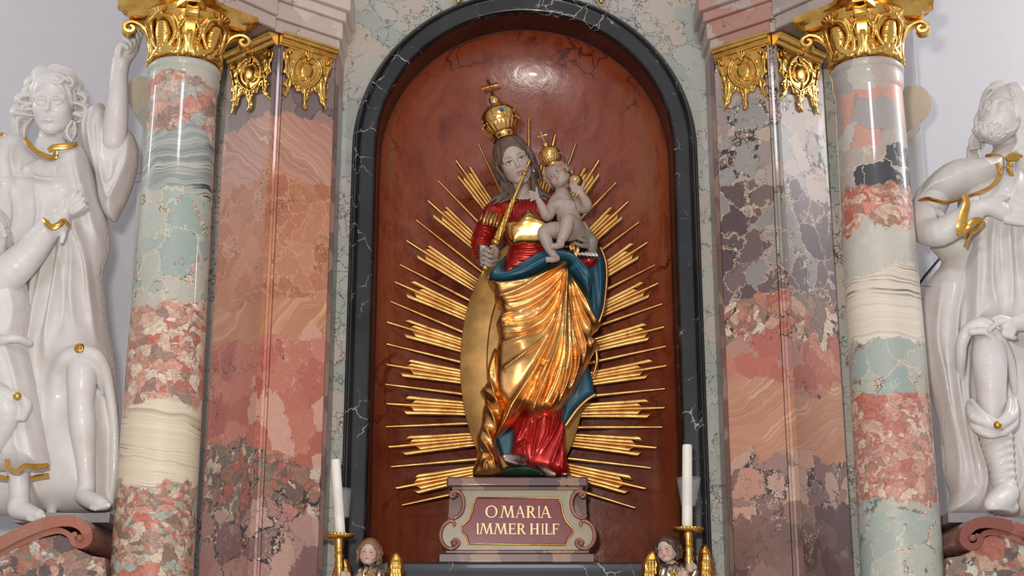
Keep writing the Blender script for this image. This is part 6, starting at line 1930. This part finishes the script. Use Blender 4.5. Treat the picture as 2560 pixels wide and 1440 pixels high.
ribbon('cuff_trim', [(106, 548, -.815), (116, 556, -.835), (128, 568, -.842), (146, 562, -.838), (160, 552, -.825), (172, 566, -.81)], [4, 7, 7, 7, 6, 4], BOY)
ribbon('hem_trim', [(18, 1148, -.79), (22, 1170, -.815), (42, 1178, -.825), (62, 1164, -.825), (84, 1166, -.81), (122, 1164, -.76)], 6, BOY)
ribbon('hem_trim', [(76, 1198, -.71), (96, 1192, -.71), (122, 1188, -.7)], 6, BOY)
ribbon('hem_trim', [(-60, 1188, -.74), (0, 1193, -.76), (22, 1196, -.76)], 6, BOY)

# ------------------------------------------------------------------ bearded saint on the right
YS = -.45
SNT = empty('bearded_saint', P(2480, 1290, -.45), 'white bearded saint statue with gold trimmed cape beside the right column', 'statue')
sm = mpp(2510, 290, -.5)
sh, shf = place_head('head', 'male', P(2511, 294, -.52), 164 * sm, (-19, 20, -50), M['white'], SNT)
s = Sculpt(.0046)
s.chain([(2518, 330, -.47, 38), (2524, 372, -.46, 40), (2526, 405, -.46, 60)], .02)
s.build('neck', M['white'], sh)
s = Sculpt(.0032)
SW = lambda p, r: (*shf(p), r * 164 * sm)
def hl(pts, r, n=5):
    q = catmull(np.array(pts, float), 5)
    for j in range(n):
        o = (j - (n - 1) / 2) * r * 2.4 / n
        s.chain([SW((p[0] + o * .6, p[1] + o * .4, p[2] + o * .5), r * (.28 + .3 * math.sin(math.pi * (.15 + .75 * i / (len(q) - 1))))) for i, p in enumerate(q)], .003, 0, 'u', True)
hair_cap(s, shf, .3)
for g in (-1, 1):
    hl([(g * .05, -.26, .38), (g * .2, -.3, .34), (g * .31, -.2, .22), (g * .35, -.1, .05)], .06)
    if g < 0: hl([(-.02, -.22, .42), (-.10, -.31, .42), (-.20, -.30, .40), (-.22, -.26, .34), (-.15, -.30, .33)], .045)
    else: hl([(.0, -.20, .44), (.12, -.28, .42), (.24, -.26, .36)], .05)
    hl([(g * .33, -.1, .1), (g * .41, .0, -.05), (g * .36, .06, -.2), (g * .42, .1, -.35), (g * .36, .12, -.5)], .07)
    hl([(g * .32, -.0, .2), (g * .42, .08, .1), (g * .44, .14, -.1), (g * .40, .16, -.3), (g * .46, .2, -.45), (g * .38, .2, -.62)], .075)
    hl([(g * .3, .15, .25), (g * .42, .2, .05), (g * .42, .26, -.2), (g * .46, .28, -.5), (g * .40, .26, -.75)], .08)
    hl([(g * .02, .0, .5), (g * .22, .05, .46), (g * .36, .12, .3)], .07)
s.build('hair', M['white'], sh)
s = Sculpt(.0024)
rd = random.Random(5)
for g in (-1, 1):
    hl([(g * .012, -.385, -.198), (g * .06, -.372, -.212), (g * .115, -.315, -.262)], .014, 3)
    hl([(g * .28, -.05, -.1), (g * .30, -.1, -.25), (g * .26, -.16, -.36)], .05)
BC, BR = np.array((0, -.15, -.36)), np.array((.25, .22, .15))
s.local(lambda u, v, w: ellv(u, v, w, tuple(BC), tuple(BR * .97)), shf.H, .6, .01)
for i in range(24):
    a = -1.75 + 3.5 * i / 23; ph = rd.uniform(0, 6.28); pts = []
    for j in range(11):
        t = j / 10; e = .75 - 1.9 * t; aa = a + .13 * math.sin(ph + t * 7)
        if abs(a) < .45 and e > .1: e = .1 - .2 * (e - .1)
        pts.append(SW(tuple(BC + BR * 1.03 * np.array((math.sin(aa) * math.cos(e), -math.cos(aa) * math.cos(e), math.sin(e)))), .017))
    s.chain(pts, .002, 0, 'u', True)
s.local(lambda u, v, w: ellv(u, v, w, (0, -.34, -.235), (.10, .12, .07)), shf.H, .6, .008, 's')
s.build('beard', M['white'], sh, None, 0)
# cloak behind
s = Sculpt(.0052)
clk = [(2330, 600), (2356, 650), (2330, 690), (2310, 728), (2297, 790), (2294, 855), (2306, 932), (2334, 1006), (2350, 1062), (2353, 1136), (2360, 1190), (2377, 1238), (2366, 1282), (2400, 1290), (2450, 1288), (2610, 1294), (2636, 1240), (2650, 1100), (2660, 880), (2652, 700), (2626, 560), (2580, 500), (2500, 540)]
cf = [([(2340, 720), (2324, 850), (2344, 960), (2372, 1080), (2382, 1200), (2376, 1270)], 10, .03), ([(2396, 700), (2372, 820), (2372, 960), (2394, 1100), (2420, 1220)], 11, .03), ([(2405, 880), (2396, 1000), (2418, 1110), (2444, 1200), (2430, 1284)], 9, .03), ([(2348, 860), (2362, 1000), (2388, 1150)], 7, -.018), ([(2384, 780), (2384, 1000)], 6, -.014), ([(2540, 900), (2560, 1050), (2550, 1200)], 12, .025), ([(2520, 1100), (2534, 1200), (2500, 1280)], 9, .02)]
cf = [(f[0], f[1], f[2] * 1.3, *f[3:]) for f in cf]
s.relief(clk, YS + .04, .11, .1, .1, cf, [], 3, fade=.02)
s.cut(stand)
s.build('cloak', M['white'], SNT)
# tunic
s = Sculpt(.0052)
tun = [(2400, 480), (2460, 440), (2520, 420), (2590, 426), (2622, 470), (2632, 600), (2628, 780), (2600, 880), (2540, 880), (2500, 850), (2470, 830), (2440, 830), (2412, 850), (2404, 900), (2396, 860), (2404, 780), (2396, 720), (2404, 660), (2420, 610), (2400, 560)]
tf = [([(2434, 560), (2424, 640), (2420, 740), (2420, 820)], 9, .026), ([(2462, 560), (2450, 660), (2452, 740), (2470, 800)], 9, .024), ([(2490, 560), (2494, 660), (2500, 740), (2500, 800)], 8, .022), ([(2520, 570), (2530, 680), (2536, 780)], 9, .022), ([(2552, 560), (2560, 700), (2556, 790)], 8, .02), ([(2448, 600), (2440, 720)], 5, -.012), ([(2476, 600), (2480, 720)], 5, -.012), ([(2510, 600), (2516, 720)], 5, -.012), ([(2524, 440), (2514, 480), (2500, 520)], 7, .012), ([(2550, 850), (2530, 900)], 8, .015)]
tf = [(f[0], f[1], f[2] * 1.4, *f[3:]) for f in tf]
s.relief(tun, YS - .02, .15, .13, .1, tf, [(2520, 500, 50, 60, .02), (2470, 850, 40, 30, .02)], 3, fade=.025)
s.chain([(2408, 1010, -.46, 5), (2402, 950, -.52, 10), (2402, 900, -.58, 14), (2404, 860, -.61, 15), (2420, 826, -.63, 16), (2450, 808, -.65, 16), (2484, 826, -.66, 15), (2506, 858, -.64, 13), (2524, 900, -.6, 12), (2534, 960, -.54, 9), (2540, 1020, -.48, 5)], .03, 4)
s.chain([(2430, 830, -.66, 9), (2466, 830, -.68, 9), (2492, 858, -.66, 7)], .012, 4)
s.build('tunic', M['white'], SNT)
# cape
s = Sculpt(.0046)
cap = [(2280, 520), (2296, 476), (2324, 440), (2362, 412), (2400, 402), (2440, 402), (2484, 396), (2504, 402), (2502, 440), (2480, 468), (2448, 482), (2412, 492), (2390, 502), (2362, 508), (2318, 497), (2296, 506)]
s.relief(cap, YS - .05, .13, .10, .14, [([(2300, 500), (2330, 440), (2390, 412)], 12, .012), ([(2440, 410), (2448, 450)], 10, .01)], [(2440, 440, 60, 40, .02)], 3, fade=.02)
s.relief([(2526, 402), (2560, 404), (2600, 412), (2632, 450), (2636, 520), (2620, 540), (2580, 476), (2550, 458), (2530, 438)], YS - .06, .12, .08, .1, [], [], 2)
s.build('cape', M['white'], SNT)
ribbon('cape_trim', [(2281, 520, -.5), (2298, 503, -.56), (2320, 497, -.61), (2342, 502, -.64), (2364, 506, -.655), (2390, 501, -.665), (2414, 491, -.67), (2448, 481, -.672), (2478, 466, -.672), (2497, 442, -.668), (2499, 424, -.664), (2492, 408, -.655)], [3, 4, 4.5, 4, 4, 3.5, 3, 4, 5, 6, 6, 5], SNT)
ribbon('collar_trim', [(2464, 394, -.54), (2480, 392, -.57), (2496, 394, -.585), (2508, 398, -.59)], [7, 8, 8, 5], SNT)
ribbon('collar_trim', [(2514, 398, -.59), (2524, 394, -.59), (2540, 393, -.585), (2556, 396, -.57)], [4, 9, 9, 8], SNT)
ribbon('cape_trim', [(2524, 404, -.61), (2522, 418, -.62), (2530, 438, -.62), (2546, 452, -.615), (2570, 466, -.6)], [6, 6, 5, 5, 5], SNT)
# right arm across the chest
s = Sculpt(.0046)
s.chain([(2330, 500, -.5, 44), (2314, 540, -.52, 42), (2314, 576, -.55, 36), (2350, 580, -.62, 35), (2392, 558, -.66, 32), (2420, 540, -.67, 30)], .02, 3)
s.chain([(2330, 520, -.56, 12), (2356, 540, -.62, 8), (2350, 560, -.63, 6)], .012, 3)
s.build('right_sleeve', M['white'], SNT)
s = Sculpt(.0032)
s.chain([(2414, 500, -.69, 6), (2420, 530, -.71, 7), (2412, 566, -.7, 7)], .006, 3)
s.chain([(2410, 510, -.68, 8), (2440, 496, -.68, 7)], .006); s.chain([(2424, 530, -.68, 26), (2438, 526, -.68, 27)], .008)
s.build('turned_cuff', M['white'], SNT)
ribbon('cuff_trim', [(2411, 486, -.72), (2416, 510, -.73), (2408, 540, -.728), (2402, 568, -.72), (2400, 590, -.7)], [7, 9, 11, 12, 7], SNT)
ribbon('cuff_trim', [(2404, 588, -.71), (2420, 568, -.735), (2438, 552, -.74), (2452, 556, -.735), (2444, 572, -.72), (2424, 588, -.705), (2412, 618, -.69)], [6, 8, 9, 8, 5, 5, 3], SNT)
s = Sculpt(.003)
s.chain([(2448, 520, -.69, 22), (2476, 516, -.7, 22), (2504, 528, -.7, 22), (2524, 534, -.695, 16)], .015, 3)
for i, (a, b, d) in enumerate((((2520, 516), (2548, 510), (2586, 506)), ((2524, 526), (2556, 524), (2600, 522)), ((2524, 538), (2556, 540), (2600, 542)), ((2516, 548), (2546, 554), (2584, 560)))):
    s.chain([(*a, -.705, 11), (*b, -.71, 10), (*d, -.705, 8)], .004, 3)
s.chain([(2474, 506, -.71, 13), (2498, 500, -.725, 9), (2516, 492, -.725, 7)], .006, 3)
s.build('right_hand', M['white'], SNT)
# left hand pointing at his thigh
s = Sculpt(.003)
s.chain([(2640, 780, -.6, 30), (2580, 798, -.66, 22), (2556, 806, -.68, 20)], .01, 2)
s.chain([(2556, 806, -.68, 19), (2530, 812, -.695, 18), (2512, 814, -.7, 13)], .01, 2)
s.chain([(2516, 804, -.705, 9), (2494, 808, -.72, 7.5), (2472, 826, -.725, 5.5)], .004, 3)
s.chain([(2520, 800, -.7, 9), (2500, 794, -.715, 7.5), (2484, 798, -.72, 5.5)], .004, 3)
for i in range(3): s.chain([(2518 + i * 8, 820 + i * 2, -.705, 8.5), (2510 + i * 9, 834 + i * 3, -.71, 7.5), (2518 + i * 9, 840 + i * 2, -.695, 6)], .003, 3)
s.build('pointing_hand', M['white'], SNT)
# bare leg, slit boot cuff, boot
s = Sculpt(.0042)
s.chain([(2476, 830, -.58, 40), (2474, 890, -.62, 43), (2476, 940, -.635, 40), (2478, 985, -.63, 36), (2480, 1040, -.61, 37)], .015, 3)
s.build('leg', M['white'], SNT)
s = Sculpt(.0034)
for ch in (((2424, 1008, -.6, 9), (2434, 1042, -.68, 13), (2492, 1064, -.72, 12)), ((2430, 1002, -.64, 7), (2456, 1036, -.7, 9), (2490, 1056, -.72, 8)), ((2422, 1022, -.6, 9), (2436, 1064, -.66, 12), (2470, 1086, -.7, 10), (2500, 1084, -.7, 8)),
           ((2534, 1002, -.6, 9), (2532, 1038, -.68, 13), (2496, 1064, -.72, 12)), ((2524, 1000, -.64, 7), (2518, 1034, -.7, 9), (2498, 1056, -.72, 8)), ((2536, 1020, -.6, 9), (2534, 1058, -.66, 11), (2510, 1082, -.7, 9)),
           ((2440, 1020, -.66, 8), (2462, 1060, -.7, 8), (2482, 1070, -.71, 7)), ((2426, 1012, -.58, 10), (2480, 1014, -.53, 10), (2534, 1006, -.58, 10))):
    s.chain(list(ch), .007, 4)
s.build('boot_cuff', M['white'], SNT)
s = Sculpt(.0042)
s.chain([(2486, 1070, -.61, 41), (2494, 1120, -.605, 38), (2504, 1170, -.6, 31), (2510, 1215, -.6, 29)], .015, 3)
z0 = P(2494, 1085, -.6)[2]
s.disp(P(2430, 1222, -.75), P(2560, 1085, -.45), lambda X, Y, Z: .0028 * np.sin((Z - .35 * X) * 2 * np.pi / .031 + 1.2 * np.sin(X * 40)))
s.chain([(2516, 1232, -.6, 30), (2504, 1248, -.68, 32), (2490, 1258, -.74, 28), (2482, 1262, -.76, 22)], .015, 3)
s.chain([(2530, 1268, -.62, 16), (2500, 1276, -.74, 16)], .012)
s.cut(stand)
s.build('boot', M['white'], SNT)
s = Sculpt(.003); s.ball((2494, 1063, -.738, 10.5), .003); s.build('gilt_button', M['trimgold'], SNT)
# ------------------------------------------------------------------ small gilded candle angels at the foot of the niche
M['hair_dark'] = mat_plain('painted_dark_hair', c(70, 50, 38), .5, 0, (60, .2), .16)
M['hair_gold'] = mat_plain('painted_light_brown_hair', c(122, 92, 64), .5, 0, (60, .2), .16)


def wing(root, pts, Y, nm='wing'):
    """feathered wing: outline relief with feather ridges"""
    s = Sculpt(.0028)
    q = np.array(pts, float); top = q[np.argmin(q[:, 1])]; ctr = q.mean(0)
    fl = []
    for i in range(5):
        u = -0.7 + 1.4 * i / 4
        w = (q[:, 0].max() - q[:, 0].min()) * .5
        for j in range(3):
            y = top[1] + 22 + j * 24
            fl.append(([(ctr[0] + u * w * .75, y), (ctr[0] + u * w * .85, y + 14), (ctr[0] + u * w * .8, y + 24)], 3.4, .010, 'both'))
    s.relief(pts, Y, .022, .02, .015, fl, [], 3)
    s.build(nm, M['trimgold'], root)


zsh = float(P(900, 1640, YC)[2])
tag(MB().box((X0 - .85, -.55, zsh - .08), (X0 + .85, -.061, zsh)).build('trim_6', M['black'], bevel=.006), 'black marble shelf below the sill', kind='structure')


def candle_angel(label, hp, size, rot, kind, hairm, wings, body, arms, seed):
    root = empty('candle_angel', P(hp[0], 1640, YC), label, 'statue', 'candle bearing angels')
    m = mpp(*hp, YC)
    h, f = place_head('head', kind, P(*hp, YC), size * m, rot, M['paint'], root, lambda v: face_paint(v, c(196, 168, 152), c(166, 60, 54), c(196, 92, 80), c(110, 80, 60), c(70, 56, 48), -.03 if kind == 'baby' else 0, .75))
    s = Sculpt(.0024); head_hair(s, f, size * m, seed, n=8, vol=.37, rr=.06, amp=.04, low=-.42); s.build('hair', hairm, h)
    s = Sculpt(.003)
    bx, by = body
    s.chain([(hp[0] + (bx - hp[0]) * .4, by - 24, YC + .01, 11), (bx, by - 8, YC + .01, 16)], .008)
    s.build('neck', M['paint'], h, skin_col(c(196, 168, 152)))
    s = Sculpt(.003)
    s.chain([(bx - 22, by + 6, YC, 17), (bx + 22, by + 6, YC, 17)], .01); s.chain([(bx, by + 10, YC, 30), (bx + 2, by + 60, YC, 32), (bx + 4, by + 150, YC, 46), (bx + 4, by + 184, YC, 46)], .02, 3)
    s.cut(lambda X, Y, Z: zsh + .001 - Z + 0 * X + 0 * Y)
    s.disp(P(bx - 80, by + 160, YC - .15), P(bx + 80, by - 20, YC + .15), lambda X, Y, Z: .0028 * np.sin(X * 260 + 1.5 * np.sin(Z * 60)))
    s.build('silver_robe', M['silver'], root)
    ribbon('gold_collar', [(bx - 20, by - 8, YC - .02), (bx - 10, by + 2, YC - .045), (bx, by + 6, YC - .052), (bx + 10, by + 2, YC - .045), (bx + 20, by - 8, YC - .02)], 5, root)
    for a in arms:
        s = Sculpt(.0026); s.chain([(*p_,) for p_ in a[0]], .006, 3)
        s.build('sleeve', M['silver'], root)
        s = Sculpt(.0022); x, y, Y = a[1]
        s.ell((x, y, Y), (9, 7, 9), .004)
        for i in range(4): s.chain([(x + a[2] * 4, y - 6 + i * 5, Y - .012, 3.6), (x + a[2] * 12, y - 7 + i * 5, Y - .016, 3.2), (x + a[2] * 17, y - 5 + i * 5, Y - .006, 2.7)], .002, 2)
        s.chain([(x, y - 6, Y, 4), (x + a[2] * 6, y - 14, Y - .006, 3.2)], .003)
        s.build('hand', M['paint'], root, skin_col(c(190, 158, 142)))
    for w_ in wings: wing(root, w_, YC + .055)


candle_angel('brown haired candle angel holding the torch on the left of the sill', (923, 1380), 66, (2, 5, -4), 'baby', M['hair_gold'],
             [[(966, 1470), (968, 1420), (976, 1392), (990, 1380), (1004, 1392), (1010, 1420), (1010, 1460), (1000, 1500)], [(832, 1500), (830, 1440), (838, 1412), (852, 1396), (868, 1398), (878, 1420), (882, 1470), (866, 1510)]],
             (924, 1432), [([(900, 1440, YC - .02, 13), (882, 1456, YC - .05, 11), (872, 1450, YC - .075, 9)], (868, 1438, YC - .075), -1), ([(948, 1440, YC, 13), (956, 1470, YC - .03, 11), (930, 1490, YC - .07, 9)], (915, 1490, YC - .08), -1)], 31)
candle_angel('dark haired candle angel turning away from the torch on the right of the sill', (1668, 1372), 68, (6, -8, -30), 'baby', M['hair_dark'],
             [[(1600, 1480), (1602, 1430), (1610, 1396), (1626, 1378), (1642, 1380), (1650, 1400), (1646, 1440), (1630, 1500)], [(1742, 1500), (1744, 1440), (1746, 1390), (1752, 1366), (1766, 1362), (1778, 1384), (1784, 1430), (1784, 1490)]],
             (1686, 1428), [([(1704, 1436, YC - .02, 13), (1728, 1444, YC - .06, 11), (1738, 1430, YC - .07, 9)], (1734, 1418, YC - .07), -1), ([(1664, 1440, YC, 13), (1668, 1460, YC - .05, 11), (1690, 1448, YC - .08, 9)], (1702, 1436, YC - .085), 1)], 33)
